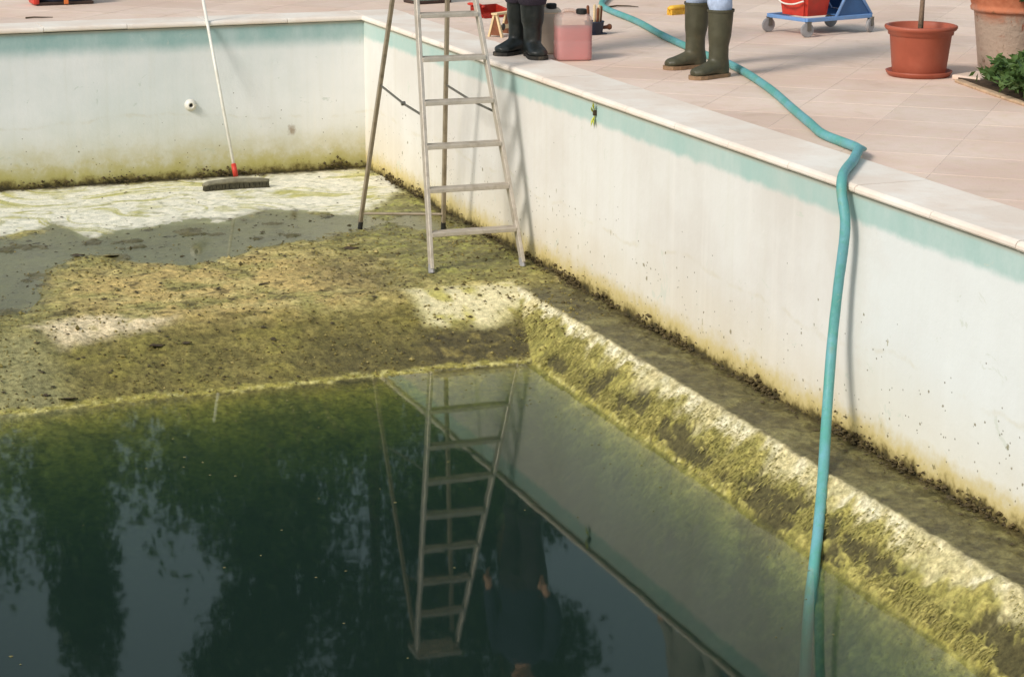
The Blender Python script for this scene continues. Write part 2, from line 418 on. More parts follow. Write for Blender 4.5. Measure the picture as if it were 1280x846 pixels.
# ------------------------------------------------------------------ pool floor
LX, BY = -.33, -4.05
def floor_z(x, y):
    wob = (fbm(x, y, 2.2, 91, 3)-.5)*.03
    sr = (LX+wob*.4-x)*.936; sf = (BY+wob-y)*.268; sl_ = (x-(PX0+.4))*.936; sn = (y-(PY0+.5))*.9
    k = np.minimum(np.minimum(sr, sf), np.minimum(sl_, sn))
    return ZF-np.clip(k, 0, 1.35)
xs = np.concatenate([np.arange(-6.0, -3.9, .06), np.arange(-3.9, .0001, .0115)]); xs[-1] = 0
ys = np.concatenate([np.arange(-13.4, -9.4, .12), np.arange(-9.4, .0001, .0155)]); ys[-1] = 0
X, Y = np.meshgrid(xs, ys); Z0 = floor_z(X, Y)
t_sl = (LX-X)/.235                                  # 0 at ledge nose, 1 at the water
onledge = sstep(LX-.01, LX+.02, X)*sstep(BY+.15, BY-.25, Y)
slope = ((X < LX) & (Z0 < ZF-.001) & ((LX-X)*.936 <= (BY-Y)*.268+.004)).astype(float)
warp = (fbm(X, Y, 4, 5)-.5)*.22; warp2 = (fbm(X, Y, 4, 45)-.5)*.22
Xw, Yw = X+warp, Y+warp2
SCRUB = [(-6, .1), (-.13, .1), (.05, -.3), (.05, -.62), (-.07, -1.05), (-.61, -1.71), (-1.17, -1.39), (-1.52, -1.66), (-1.93, -1.57), (-2.45, -1.89), (-2.58, -1.35), (-3.1, -1.67), (-6, -1.7)]
PUD = [(-5.0, -1.75), (-4, -1.6), (-3.1, -1.62), (-2.85, -1.69), (-2.76, -1.59), (-2.57, -1.3), (-2.5, -1.63), (-2.44, -1.84), (-2.22, -1.65), (-1.92, -1.51), (-1.64, -1.48), (-1.51, -1.61), (-1.16, -1.33), (-.96, -1.46), (-.58, -1.72), (-.52, -1.92), (-.62, -2.1), (-1.07, -2.38), (-1.33, -2.4), (-1.56, -2.5), (-1.83, -2.76), (-2.12, -2.82), (-2.35, -2.57), (-2.36, -2.4), (-2.55, -2.33), (-2.84, -2.62), (-2.98, -3.33), (-3.13, -3.7), (-3.5, -3.75), (-4.3, -3.6), (-5.0, -3.4)]
PUD2 = [(-.34, -1.80), (-.15, -1.78), (-.05, -1.95), (-.05, -2.26), (-.2, -2.40), (-.36, -2.31), (-.46, -2.0)]
pw = .08
scrub = polymask(X+(fbm(X, Y, 7, 61)-.5)*.12, Y+(fbm(X, Y, 6, 62)-.5)*.22, SCRUB, .05)
pud = np.maximum(polymask(X+(fbm(X, Y, 5, 63)-.5)*pw*2.2, Y+(fbm(X, Y, 5, 64, 5, .7)-.5)*pw*5, PUD, .13), polymask(X, Y, PUD2, .07))
pale1 = polymask(Xw, Yw, [(-3.1, -3.98), (-2.88, -3.9), (-2.35, -4.03), (-2.5, -4.2), (-3.02, -4.27)], .08)
pale2 = polymask(X+warp*.5, Y+warp2, [(-1.0, -3.95), (-.28, -3.9), (-.30, -4.15), (-.42, -4.3), (-.72, -4.47), (-1.0, -4.4)], .07)
dark1 = polymask(Xw, Yw, [(-1.75, -4.45), (-1.0, -4.5), (-1.0, -5.1), (-1.9, -5.2)], .25)
dark2 = polymask(Xw, Yw, [(-1.1, -4.5), (-.45, -4.42), (-.5, -5.2), (-1.15, -5.3)], .10)
gblob = polymask(Xw, Yw, [(-1.4, -3.04), (-1.06, -2.93), (-.85, -3.57), (-1.03, -3.96), (-1.35, -3.73)], .2)
gleft = polymask(Xw, Yw, [(-6, -3.9), (-3.14, -4.1), (-3.1, -4.87), (-3.26, -5.5), (-6, -5.5)], .2)
tan = polymask(Xw, Yw, [(-2.9, -2.9), (-1.5, -2.6), (-1.1, -3.0), (-1.2, -4.3), (-2.2, -4.4), (-2.8, -4.0)], .35)
def L3(c): return np.array(s2l(c))[None, None, :]
C = np.zeros(X.shape+(3,))
def lay(mask, c): 
    global C
    C = C*(1-mask[..., None])+L3(c)*mask[..., None]
big = fbm(X, Y, 1.5, 21, 5); med = fbm(X, Y, 5, 31, 5); fin = fbm(X, Y, 18, 41, 4); fin2 = fbm(X, Y, 30, 51, 3)
cur = fbm(X, Y, .9, 171, 3)*2.4; U_ = X*np.cos(cur-.9)+Y*np.sin(cur-.9); V_ = -X*np.sin(cur-.9)+Y*np.cos(cur-.9)
stre = .7*fbm(U_*.6, V_*1.5, 2.4, 71, 5, .65)+.3*fbm(U_*.5, V_*3, 9, 73, 3)               # brush sweeps
lay(np.ones_like(X), (146, 138, 84))
lay(sstep(.42, .62, big), (160, 150, 92))
lay(sstep(.5, .7, med)*.8, (122, 116, 68))
lay(sstep(.55, .68, fin)*.6, (176, 162, 104))
lay(sstep(.45, .3, fin)*.55, (104, 96, 58))
lay(tan*sstep(.30, .56, med)*.9, (196, 170, 112)); lay(sstep(.60, .72, fbm(X, Y*1.6, 9, 141, 4))*.75, (84, 74, 46)); lay(sstep(.60, .70, fbm(X, Y*1.4, 6, 151, 5))*.6, (206, 188, 128))
nearw = sstep(-1.0, -.5, X)*sstep(-4.0, -3.5, Y)   # mossy green by the ladder
lay(nearw*.75, (128, 124, 76)); lay(nearw*sstep(.52, .66, fin)*.8, (160, 160, 82)); lay(nearw*sstep(.5, .35, med)*.7, (92, 86, 54))
far = sstep(-3.95, -4.3, Y)
lay(far*.85, (118, 108, 56)); lay(far*sstep(.5, .65, med)*.6, (142, 132, 66)); lay(far*sstep(.55, .4, fin)*.5, (88, 80, 42))
lay(gleft*.75, (156, 150, 108)); lay(gleft*sstep(.5, .65, med)*.6, (120, 116, 82))
lay(gblob*.7, (116, 104, 70)); lay(dark1*.7, (84, 76, 44)); lay(dark2*.85, (74, 66, 42))
lay(dark2*sstep(.55, .7, fin)*.6, (140, 126, 70))
lay(pale1*sstep(.35, .5, med+.12)*.9, (226, 206, 174))
lay(pale2*.9, (196, 186, 110)); lay(pale2*sstep(.45, .6, med+sstep(-4.4, -4.05, Y)*.12)*.9, (226, 214, 176))
lay(scrub*.95, (204, 198, 138)); lay(scrub*sstep(.36, .54, stre+.1*sstep(-.3, -.9, Y))*.95, (230, 224, 208)); lay(scrub*sstep(.54, .68, 1-stre)*.6, (172, 166, 88)); lay(scrub*sstep(.64, .72, med)*.5, (176, 170, 92))
lay(scrub*sstep(.68, .76, fin)*.5, (120, 116, 66))
lay(sstep(-.16, -.03, Y+(fin-.5)*.2)*.75, (120, 108, 62)); lay(sstep(-.07, -.01, Y+(fin-.5)*.1), (72, 64, 40))
lay(pud*.85, (108, 102, 66)); lay(pud*sstep(.5, .64, med)*.65, (78, 72, 46)); lay(pud*sstep(.64, .74, fin)*.8, (50, 44, 30)); lay(pud*sstep(.42, .32, med)*.6, (132, 126, 80))
# ledge: dark wet silt
lay(onledge*.92, (98, 92, 60)); lay(onledge*sstep(.5, .66, med)*.7, (122, 116, 74)); lay(onledge*sstep(.5, .35, fin)*.7, (72, 66, 44))
wb = sstep(-.06, -.005, X+(fin-.5)*.12)*sstep(-.6, -1.2, Y); lay(wb*.85, (78, 68, 44))
# steep side: worn white nose, yellow algae, bare brown scabs
tt = t_sl+(med-.5)*.9+(fin-.5)*.5
lay(slope, (146, 138, 74)); lay(slope*sstep(.48, .66, fin)*.8, (180, 168, 100)); lay(slope*sstep(.5, .34, fin2)*.7, (128, 122, 66))
lay(slope*sstep(.46, .08, tt)*.95, (202, 190, 148)); lay(slope*sstep(.36, .06, tt)*sstep(.40, .52, med)*.85, (232, 224, 200)); lay(slope*sstep(.3, .1, tt)*sstep(.6, .68, fin)*.8, (150, 138, 96))
scab = sstep(.565, .615, fbm(X*1.2+(fin-.5)*.06, Y*.7+(fin-.5)*.16, 4.2, 81, 6, .72)+.15*np.exp(-((t_sl-.74)/.28)**2)-.085)
lay(slope*scab*sstep(.25, .45, t_sl)*.92, (74, 68, 42))
nose = np.exp(-((X-LX)/.012)**2)*sstep(BY, BY-.1, Y); lay(nose*.8, (196, 184, 148))
lay(nose*sstep(.62, .7, med)*.9, (84, 76, 48))
# below the water
und = sstep(ZW+.0, ZW-.03, Z0); lay(und*.8*(1-slope*.7), (158, 146, 62)); lay(und*sstep(.5, .62, med)*.6, (96, 96, 44))
# relief
REL = (med-.5)*.022+(fin-.5)*.026+(fin2-.5)*.010
amp = np.clip(.9-.75*scrub+.5*slope+.5*gblob-.6*pale2, .15, 1.5)
Z = Z0+REL*amp+slope*(1-scab)*.010*sstep(.15, .4, t_sl); Z = Z*(1-pud)+(ZF-.011+(fin-.5)*.020+np.maximum(0, med-.58)*.09)*pud
edge_keep = sstep(.012, .0, np.abs(X-LX))*onledge; Z = Z+edge_keep*.004
# scum line left just above the water
hz = Z-ZW; line = sstep(-.004, .001, hz)*sstep(.016, .007, hz+(fin-.5)*.01)*sstep(.36, .44, fbm(X, Y, 1.3, 101, 3)+.05)
lay(line*.85, (160, 150, 76)); lay(line*sstep(.5, .65, fin2)*.6, (212, 202, 140))
wet = np.clip(.25+pud+.5*onledge+.35*dark1+.35*dark2+.3*nearw+und-.25*tan-.2*scrub+.3*line*0-.3*slope, 0, 1)
ny, nx = X.shape; verts = np.stack([X, Y, Z], -1).reshape(-1, 3)
idx = np.arange(ny*nx).reshape(ny, nx); quads = np.stack([idx[:-1, :-1], idx[:-1, 1:], idx[1:, 1:], idx[1:, :-1]], -1).reshape(-1, 4)
me = bpy.data.meshes.new('pool_floor'); me.vertices.add(len(verts)); me.vertices.foreach_set('co', verts.ravel().astype(np.float32))
me.loops.add(quads.size); me.loops.foreach_set('vertex_index', quads.ravel().astype(np.int32))
me.polygons.add(len(quads)); me.polygons.foreach_set('loop_start', np.arange(0, quads.size, 4, dtype=np.int32))
me.polygons.foreach_set('use_smooth', np.ones(len(quads), bool)); me.update()
a = me.color_attributes.new('stain', 'FLOAT_COLOR', 'POINT')
a.data.foreach_set('color', np.concatenate([C.reshape(-1, 3), np.ones((len(verts), 1))], 1).ravel().astype(np.float32))
grain = np.clip(1-.75*scrub-.4*pale2-.5*pud, .15, 1)
a = me.attributes.new('grain', 'FLOAT', 'POINT'); a.data.foreach_set('value', grain.ravel().astype(np.float32))
a = me.attributes.new('wet', 'FLOAT', 'POINT'); a.data.foreach_set('value', wet.ravel().astype(np.float32))
tag(obj('pool_floor', me, m_floor), 'slimy algae covered pool floor sloping into the deep end', 'pool floor', kind='structure')
def fz(x, y):
    i = int(np.clip(np.searchsorted(ys, y), 1, ny-1)); j = int(np.clip(np.searchsorted(xs, x), 1, nx-1)); return float(Z[i, j])

# water in the deep end: a closed body, its sides buried in the floor
b = NB(); box(b, ((-.53-5.43)/2, (-4.80-12.9)/2, (ZW-2.7)/2), (4.90, 8.1, 2.7+ZW))
tag(obj('pool_water', b, m_water), 'dark green stagnant water filling the deep end', 'water', kind='structure')
for P, nm in ((PUD, 'broad shallow puddle below the scrubbed strip of floor'), (PUD2, 'small puddle between the rear feet of the stepladder')):
    b = NB(); cxm = sum(q[0] for q in P)/len(P); cym = sum(q[1] for q in P)/len(P); pts = []
    for i in range(len(P)):
        for k in range(4):
            t = k/4; x = P[i][0]*(1-t)+P[(i+1) % len(P)][0]*t; y = P[i][1]*(1-t)+P[(i+1) % len(P)][1]*t
            pts.append((x, y))
    vs = [b.verts.new((x+(x-cxm)*.05, y+(y-cym)*.05, ZF-.0045)) for x, y in pts]; f = b.faces.new(vs); f.normal_update()
    if f.normal.z < 0: f.normal_flip()
    bmesh.ops.triangulate(b, faces=[f])
    tag(obj('puddle', b, m_puddle), nm, 'puddle', kind='structure')

# ------------------------------------------------------------------ object materials
m_alu = plain('dull_aluminium', (196, 186, 172), .42, .08, 20, .0006, metal=.35, spec=.5, dirt=(140, 124, 100), dirt_amt=.4)
m_alu2 = plain('brownish_aluminium', (158, 144, 122), .5, .1, 20, .0006, metal=.25, dirt=(110, 96, 74), dirt_amt=.5)
m_steel = plain('grey_steel', (120, 116, 108), .45, .1, 30, .0005, metal=.6)
m_black = plain('black_plastic', (40, 40, 38), .45, .1, 30, .0006)
m_rubber = plain('black_rubber', (34, 38, 36), .42, .2, 12, .001, dirt=(92, 84, 70), dirt_amt=.3)
m_green_rub = plain('olive_rubber', (70, 68, 50), .5, .12, 14, .001, dirt=(104, 92, 68), dirt_amt=.35)
m_sole = plain('tan_gum_sole', (140, 112, 84), .7, .15, 20, .001)
m_dark_sole = plain('black_sole', (40, 38, 34), .7, .15, 20, .001, dirt=(120, 104, 84), dirt_amt=.5)
def hose_mat():
    g = G('turquoise_hose'); x, y, z = g.xyz(); n = g.noise(5, 4, .6); n2 = g.noise(30, 4)
    b = g.mix(g.ramp(n, .35, .65), s2l((90, 156, 148)), s2l((108, 164, 172)))
    b = g.mix(g.ramp(n2, .5, .75, 0, .5), b, s2l((80, 160, 124)))
    b = g.mix(g.ramp(g.noise(9, 6, .7), .55, .7, 0, .55), b, s2l((120, 150, 120))); b = g.mix(g.ramp(g.noise(55, 4, .6), .62, .72, 0, .6), b, s2l((150, 176, 160)))
    return g.done(g.bsdf(b, .5, g.bump(g.math('ADD', n2, n), .004), spec=.35))
m_hose = hose_mat()
m_white = plain('white_enamel', (226, 222, 210), .4, .06, 18, .0005, dirt=(196, 186, 160), dirt_amt=.4)
m_red = plain('red_plastic', (196, 58, 42), .45, .1, 16, .0006, dirt=(150, 90, 70), dirt_amt=.3)
m_bristle = plain('dark_bristle', (74, 70, 52), .8, .3, 60, .004)
m_brush = plain('grey_brush_back', (120, 114, 92), .6, .2, 22, .002, dirt=(160, 156, 130), dirt_amt=.5)
m_blue = plain('blue_painted_steel', (112, 150, 200), .42, .1, 12, .0005, dirt=(130, 140, 150), dirt_amt=.3)
m_blue_d = plain('deep_blue_plastic', (58, 96, 142), .45, .1, 10, .0006)
m_grey_w = plain('grey_wheel', (150, 148, 148), .5, .1, 30, .0006)
m_terra = plain('terracotta_plastic', (160, 82, 60), .5, .08, 8, .0008, dirt=(172, 104, 82), dirt_amt=.4)
m_soil = plain('dark_soil', (84, 66, 46), .95, .35, 24, .02)
m_bark = plain('grey_bark', (138, 116, 96), .9, .25, 22, .006)
m_wood = plain('cream_wood', (220, 194, 150), .65, .1, 14, .001)
m_wood_d = plain('brown_wood', (122, 72, 44), .6, .2, 18, .001)
m_yellow = plain('yellow_plastic', (226, 176, 60), .5, .1, 18, .0008)
m_navy = plain('navy_plastic', (44, 50, 66), .5, .2, 18, .0008)
m_leaf_d = plain('dead_leaf', (70, 56, 36), .8, .3, 30, .001)
m_leaf_p = plain('pale_dead_leaf', (176, 160, 112), .75, .2, 30, .001)

# ------------------------------------------------------------------ stepladder
lad = empty('stepladder', (-.40, -2.95, ZF)); tag(lad, 'tall aluminium stepladder standing open on the slimy floor', 'stepladder')
O = Vector((-.40, -2.95, ZF))
FL, FR = Vector((-.69, -3.54, ZF)), Vector((-.105, -3.565, ZF))
TL, TR = Vector((-.600, -2.93, 1.14)), Vector((-.318, -2.93, 1.14))
RL, RR = Vector((-.715, -2.16, ZF)), Vector((-.205, -2.38, ZF))
UL, UR = Vector((-.592, -2.87, 1.08)), Vector((-.326, -2.87, 1.08))
def rail(name, a, b2, w, dp, mat, face):
    bm = NB(); a = a-O; b2 = b2-O; t = (b2-a).normalized(); side, u = frame(t, face)
    for p, q in ((a, b2),):
        vs = [[bm.verts.new(e+side*(sx*w/2)+u*(sy*dp/2)) for sx, sy in ((-1, -1), (1, -1), (1, 1), (-1, 1))] for e in (p, q)]
        for k in range(4): bm.faces.new((vs[0][k], vs[0][(k+1) % 4], vs[1][(k+1) % 4], vs[1][k]))
        bm.faces.new(vs[0][::-1]); bm.faces.new(vs[1])
    bmesh.ops.bevel(bm, geom=list(bm.edges), offset=.003, segments=1, affect='EDGES')
    return obj(name, bm, mat, lad)
fy = Vector((0, 1, 0))
for A_, B_ in ((FL, TL), (FR, TR)):
    rl = rail('front_rail', A_+Vector((0, 0, .02)), B_, .022, .055, m_alu, fy)
    bm = NB(); p = A_-O; t = (B_-A_).normalized(); loft(bm, [(p+Vector((0, 0, -.004)), .018, .034), (p+t*.05, .015, .031)], 8, fy); obj('foot_cap', bm, m_grey_w, rl)
for A_, B_ in ((RL, UL), (RR, UR)):
    rl = rail('rear_rail', A_+Vector((0, 0, .02)), B_, .024, .032, m_alu2, fy)
    bm = NB(); p = A_-O; t = (B_-A_).normalized(); loft(bm, [(p+Vector((0, 0, -.004)), .018, .022), (p+t*.05, .016, .02)], 8, fy); obj('foot_cap', bm, m_black, rl)
for z in (-.928, -.672, -.418, -.162, .094, .35, .606, .862):
    t = (z-ZF)/(1.14-ZF); a = FL.lerp(TL, t)-O; c = FR.lerp(TR, t)-O; bm = NB()
    mid = (a+c)/2; L = (c-a).length-.016; ang = math.atan2((c-a).y, (c-a).x)
    box(bm, mid, (L, .075, .026), Matrix.Rotation(ang, 3, 'Z'), .004)
    for k in range(4): box(bm, mid+Vector((0, -.027+k*.018, .0145)), (L-.01, .006, .004), Matrix.Rotation(ang, 3, 'Z'))
    obj('tread', bm, m_alu, lad)
t = (1.11-ZF)/(1.14-ZF); bm = NB(); mid = (TL+TR)/2-O
box(bm, mid+Vector((0, .04, .03)), (.31, .22, .03), None, .006); obj('platform', bm, m_alu, lad)
for z, ex in ((-1.045, 0), (-.1, .0), (.7, 0)):      # bars across the rear legs
    t = (z-ZF)/(1.08-ZF); a = RL.lerp(UL, t)-O; c = RR.lerp(UR, t)-O
    if z > -.5 and z < .5: continue
    bm = NB(); tube(bm, [a, c], .009, 8); obj('rear_crossbar', bm, m_alu2, lad)
for A_, B_, C_, D_ in ((FL, TL, RL, UL), (FR, TR, RR, UR)):
    a = A_.lerp(B_, .40)-O; c = C_.lerp(D_, .445)-O; m_ = a.lerp(c, .45)+Vector((0, 0, -.012)); bm = NB()
    box(bm, (a+m_)/2, ((a-m_).length, .006, .014), (m_-a).to_track_quat('X', 'Z').to_matrix()); box(bm, (c+m_)/2, ((c-m_).length, .006, .014), (c-m_).to_track_quat('X', 'Z').to_matrix())
    sp = obj('spreader_brace', bm, m_steel, lad); bm = NB(); loft(bm, [(m_+Vector((-.012, 0, 0)), .014, .014), (m_+Vector((.012, 0, 0)), .014, .014)], 10); obj('hinge', bm, m_steel, sp)

# ------------------------------------------------------------------ pool brush on its pole
pb = empty('pool_brush', (-1.15, -.52, ZF)); tag(pb, 'wide floor brush on a long white pole leaning on the coping', 'brush')
O2 = Vector((-1.15, -.52, ZF)); pa = Vector((-1.14, -.47, ZF+.09))-O2; pt = Vector((-1.212, -.012, .04))-O2; ax = (pt-pa).normalized()
bm = NB(); tube(bm, [pa+ax*.06, pa+ax*1.50], .0115, 12, fy); tube(bm, [pa+ax*1.49, pa+ax*1.54], .0130, 12, fy); obj('pole', bm, m_white, pb, True)
bm = NB(); tube(bm, [pa-ax*.01, pa+ax*.085], .019, 12, fy); obj('socket', bm, m_red, pb, True)
bm = NB(); loft(bm, [((-.245, -.02, .043), .02, .016), ((-.2, 0, .05), .032, .02), ((0, .014, .055), .036, .024), ((.2, 0, .05), .032, .02), ((.245, -.01, .043), .02, .016)], 12); obj('brush_back', bm, m_brush, pb, True)
bm = NB()
for k in range(46):
    for j in range(3):
        x = -.24+k*.0106; y = -.018+j*.018+.012*(1-(x/.24)**2)-.012
        box(bm, (x+random.uniform(-.003, .003), y, .02), (.009, .013, .044), Matrix.Rotation(random.uniform(-.15, .15), 3, 'Y'), 0, 1.0)
obj('bristles', bm, m_bristle, pb)

# return nozzle on the far wall, fitting with a tuft on the long wall
nz = empty('wall_nozzle', (-1.352, 0, -.60)); tag(nz, 'small white inlet nozzle on the pale wall beside the pole', 'nozzle')
bm = NB(); prof = [(.045, 0), (.045, .008), (.036, .014), (.03, .03), (.022, .034), (.016, .032), (.014, .012)]
lathe(bm, prof, 20); bmesh.ops.rotate(bm, verts=bm.verts, cent=(0, 0, 0), matrix=Matrix.Rotation(R(90), 3, 'X')); obj('flange', bm, m_white, nz, True)
bm = NB(); lathe(bm, [(.013, 0), (.013, .006)], 12, cap1=True); bmesh.ops.rotate(bm, verts=bm.verts, cent=(0, 0, 0), matrix=Matrix.Rotation(R(90), 3, 'X')); obj('bore', bm, m_black, nz, loc=(0, -.010, 0))
wt = empty('wall_weed', (-.002, -4.41, -.10)); tag(wt, 'small yellow green weed sprouting from the turquoise band', 'weed')
m_weed = plain('yellow_green_leaf', (176, 180, 70), .6, .2, 20, .001); bm = NB()
for k in range(9):
    a0 = random.uniform(-.5, .5); L = random.uniform(.03, .085); s = random.choice((1, -1, -1)); p0 = Vector((0, 0, 0)); p1 = Vector((-.02, a0*L*.6, s*L*.6)); p2 = Vector((-.022, a0*L, s*L))
    vs = [bm.verts.new(q) for q in (p0, p1+Vector((0, .009, 0)), p2, p1-Vector((0, .009, 0)))]; bm.faces.new(vs)
obj('leaves', bm, m_weed, wt)
bm = NB(); box(bm, (-.008, -.012, .012), (.02, .018, .03), None, .004); obj('stem', bm, m_leaf_d, wt)

# ------------------------------------------------------------------ hose
def rayp(px, py, X=None, Z=None):
    v = d+r_*((px-640)/2586.3)-u_*((py-423)/2586.3); o = Vector((-4.672, -15.10, 1.71))
    t = (X-o.x)/v.x if X is not None else (Z-o.z)/v.z
    return o+v*t
HR = .0235
deckpts = [(2.65, 1.6), (2.35, .75), (1.93, -.10), (1.74, -1.15), (1.53, -2.08), (1.37, -2.95), (1.26, -3.66), (1.02, -4.55), (.75, -5.35), (.60, -5.80), (.50, -6.10), (.47, -6.35)]
pts = [(x, y, HR+.001) for x, y in deckpts]+[(.42, -6.60, HR+.012), (.36, -6.69, .05), (.22, -6.88, HR+.014), (.05, -7.10, HR+.016), (-.035, -7.22, .025), (-.062, -7.27, -.03)]
hang = [(1056.5, 285, -.075), (1047.5, 360, -.095), (1040, 430, -.125), (1034, 510, -.20), (1029, 590, -.345), (1024, 650, -.49), (1018, 703, -.62)]
pts += [tuple(rayp(a, b_, X=c_)) for a, b_, c_ in hang]
for px_, py_ in ((1013, 745), (1009, 790), (1006, 846), (1004, 900)):
    z_ = -1.38
    while z_ > -2.3:
        q = rayp(px_, py_, Z=z_)
        if q.z < ZF-(LX-q.x)*.936+.05: break
        z_ -= .01
    pts.append(tuple(q))
bm = NB(); sp_ = spline(pts, 7); kink = Vector((.40, -6.62, .035)); secs = []
for i, q in enumerate(sp_):                          # slightly flattened and lumpy, pinched at the bend over the coping
    k = math.exp(-((q-kink).length/.07)**2); f = 1+.06*noise.noise(q*4); secs.append((q, HR*f*(1+.22*k), HR*f*(1-.45*k)))
loft(bm, secs, 12)
tag(obj('garden_hose', bm, m_hose, None, True), 'thick turquoise hose crossing the deck and hanging into the pool', 'hose')

# ------------------------------------------------------------------ jerry cans
def can_mat(name, c, tr):
    g = G(name); n = g.noise(9, 4, .6); df = g.bsdf(g.mix(n, tuple(v*.92 for v in s2l(c)), s2l(c)), .4, g.bump(g.noise(40, 3), .0006), spec=.4)
    t = g.n('BsdfTransparent'); t.inputs['Color'].default_value = (*s2l(c), 1); m = g.n('MixShader'); m.inputs[0].default_value = tr
    g.put(m.inputs[1], df); g.put(m.inputs[2], t.outputs[0]); return g.done(m.outputs[0])
m_can = can_mat('milky_plastic', (242, 230, 222), .72); m_can2 = can_mat('cream_plastic', (238, 224, 204), .35)
m_pink = plain('pink_liquid', (206, 84, 92), .35, .08, 6, .0005); m_pale_liq = plain('pale_liquid', (228, 202, 168), .4, .06, 6, .0005)
def jerry(loc, rz, liq, lvl, shell, label):
    e = empty('jerrycan', loc, rz); tag(e, label, 'jerrycan'); W, D, Hh = .232, .19, .30
    bm = NB(); secs = []
    for z, k in ((0, .93), (.008, .99), (.02, 1), (.12, 1), (.128, .985), (.136, 1), (.255, 1), (.276, .95), (.290, .82), (.298, .6)):
        ring = []
        for q in range(28):
            a = 2*math.pi*q/28; cx, cy = math.cos(a), math.sin(a); ex = .38
            ring.append(bm.verts.new((W/2*k*math.copysign(abs(cx)**ex, cx), D/2*k*math.copysign(abs(cy)**ex, cy), z)))
        secs.append(ring)
    for a, b_ in zip(secs, secs[1:]):
        for q in range(28): bm.faces.new((a[q], a[(q+1) % 28], b_[(q+1) % 28], b_[q]))
    bm.faces.new(secs[0][::-1]); bm.faces.new(secs[-1]); obj('shell', bm, shell, e, True)
    bm = NB(); secs = []
    for z, k in ((.003, .92), (.010, .975), (.02, .985), (lvl, .985)):
        secs.append([bm.verts.new((W/2*k*math.copysign(abs(math.cos(q/28*6.2832))**.38, math.cos(q/28*6.2832)), D/2*k*math.copysign(abs(math.sin(q/28*6.2832))**.38, math.sin(q/28*6.2832)), z)) for q in range(28)])
    for a, b_ in zip(secs, secs[1:]):
        for q in range(28): bm.faces.new((a[q], a[(q+1) % 28], b_[(q+1) % 28], b_[q]))
    bm.faces.new(secs[0][::-1]); bm.faces.new(secs[-1]); obj('liquid', bm, liq, e)
    bm = NB(); lathe(bm, [(.026, 0), (.026, .018)], 20); obj('neck', bm, shell, e, True, (.045, -.045, .280))
    bm = NB(); lathe(bm, [(.031, 0), (.033, .004), (.033, .03), (.029, .034)], 24, cap1=True)
    for k in range(24): a = k/24*2*math.pi; box(bm, (.033*math.cos(a), .033*math.sin(a), .016), (.003, .003, .026), Matrix.Rotation(a, 3, 'Z'))
    obj('screw_cap', bm, m_black, e, False, (.045, -.045, .292))
    bm = NB(); tube(bm, spline([(-.075, .02, .268), (-.06, .02, .305), (-.02, .02, .312), (.012, .02, .305), (.02, .02, .28)], 5), .012, 8, fy); obj('handle', bm, shell, e, True)
    return e
jerry((.520, -2.84, .001), R(-12), m_pink, .208, m_can, 'milky jerrycan two thirds full of pink liquid')
jerry((.475, -2.46, .001), R(-20), m_pale_liq, .27, m_can2, 'cream jerrycan standing behind the pink one')

# ------------------------------------------------------------------ people
m_skin = plain('skin', (206, 158, 130), .55, .06, 12, .0005); m_hair = plain('dark_hair', (58, 44, 34), .6, .3, 40, .003)
m_jeans = plain('pale_denim', (168, 182, 206), .85, .14, 30, .002); m_darktr = plain('dark_trousers', (58, 50, 62), .85, .3, 16, .002)
m_jacket_b = plain('blue_work_jacket', (36, 46, 70), .85, .15, 20, .002); m_shirt = plain('grey_shirt', (150, 148, 140), .85, .1, 20, .002)
def boot(parent, ankle, heading, top, mat, smat, stout=1.0, trouser=False):
    """ankle (x,y) world-local; heading angle of the toe"""
    c, s = math.cos(heading), math.sin(heading)
    def P(f, l, z): return Vector((ankle[0]+f*c-l*s, ankle[1]+f*s+l*c, z))
    bm = NB(); k = stout
    loft(bm, [(P(-.005, 0, top), .062*k, .066*k), (P(-.004, 0, top-.05), .061*k, .064*k), (P(0, 0, top*.62), .056*k, .06*k), (P(.004, 0, .19), .047*k, .052*k), (P(.004, 0, .12), .045*k, .054*k), (P(0, 0, .06), .043*k, .062*k), (P(0, 0, .02), .041*k, .062*k)], 20, Vector((c, s, 0)))
    loft(bm, [(P(-.062, 0, .045), .026, .026), (P(-.03, 0, .055), .040*k, .042), (P(.03, 0, .065), .044*k, .052), (P(.085, 0, .055), .045*k, .044), (P(.14, 0, .045), .050*k, .035), (P(.185, 0, .04), .046*k, .03), (P(.215, 0, .034), .028, .02)], 18)
    me = remesh(bm, .0075, 6); b = obj('boot', me, mat, parent, True)
    out = [(-.078, .0), (-.07, .028), (-.03, .040), (.03, .040), (.09, .045), (.15, .052), (.2, .044), (.226, .02), (.23, 0)]
    out = out+[(f, -l) for f, l in out[::-1][1:-1]]
    bm = NB(); prism(bm, [tuple(P(f, l*k, 0)[:2]) for f, l in out][::-1], .002, .024); bmesh.ops.recalc_face_normals(bm, faces=bm.faces); obj('sole', bm, smat, b)
    bm = NB(); loft(bm, [(P(-.005, 0, top-.012), .0655*k, .0695*k), (P(-.005, 0, top+.003), .0655*k, .0695*k)], 24, Vector((c, s, 0)), False)
    obj('top_band', bm, mat, b, True)
    return b
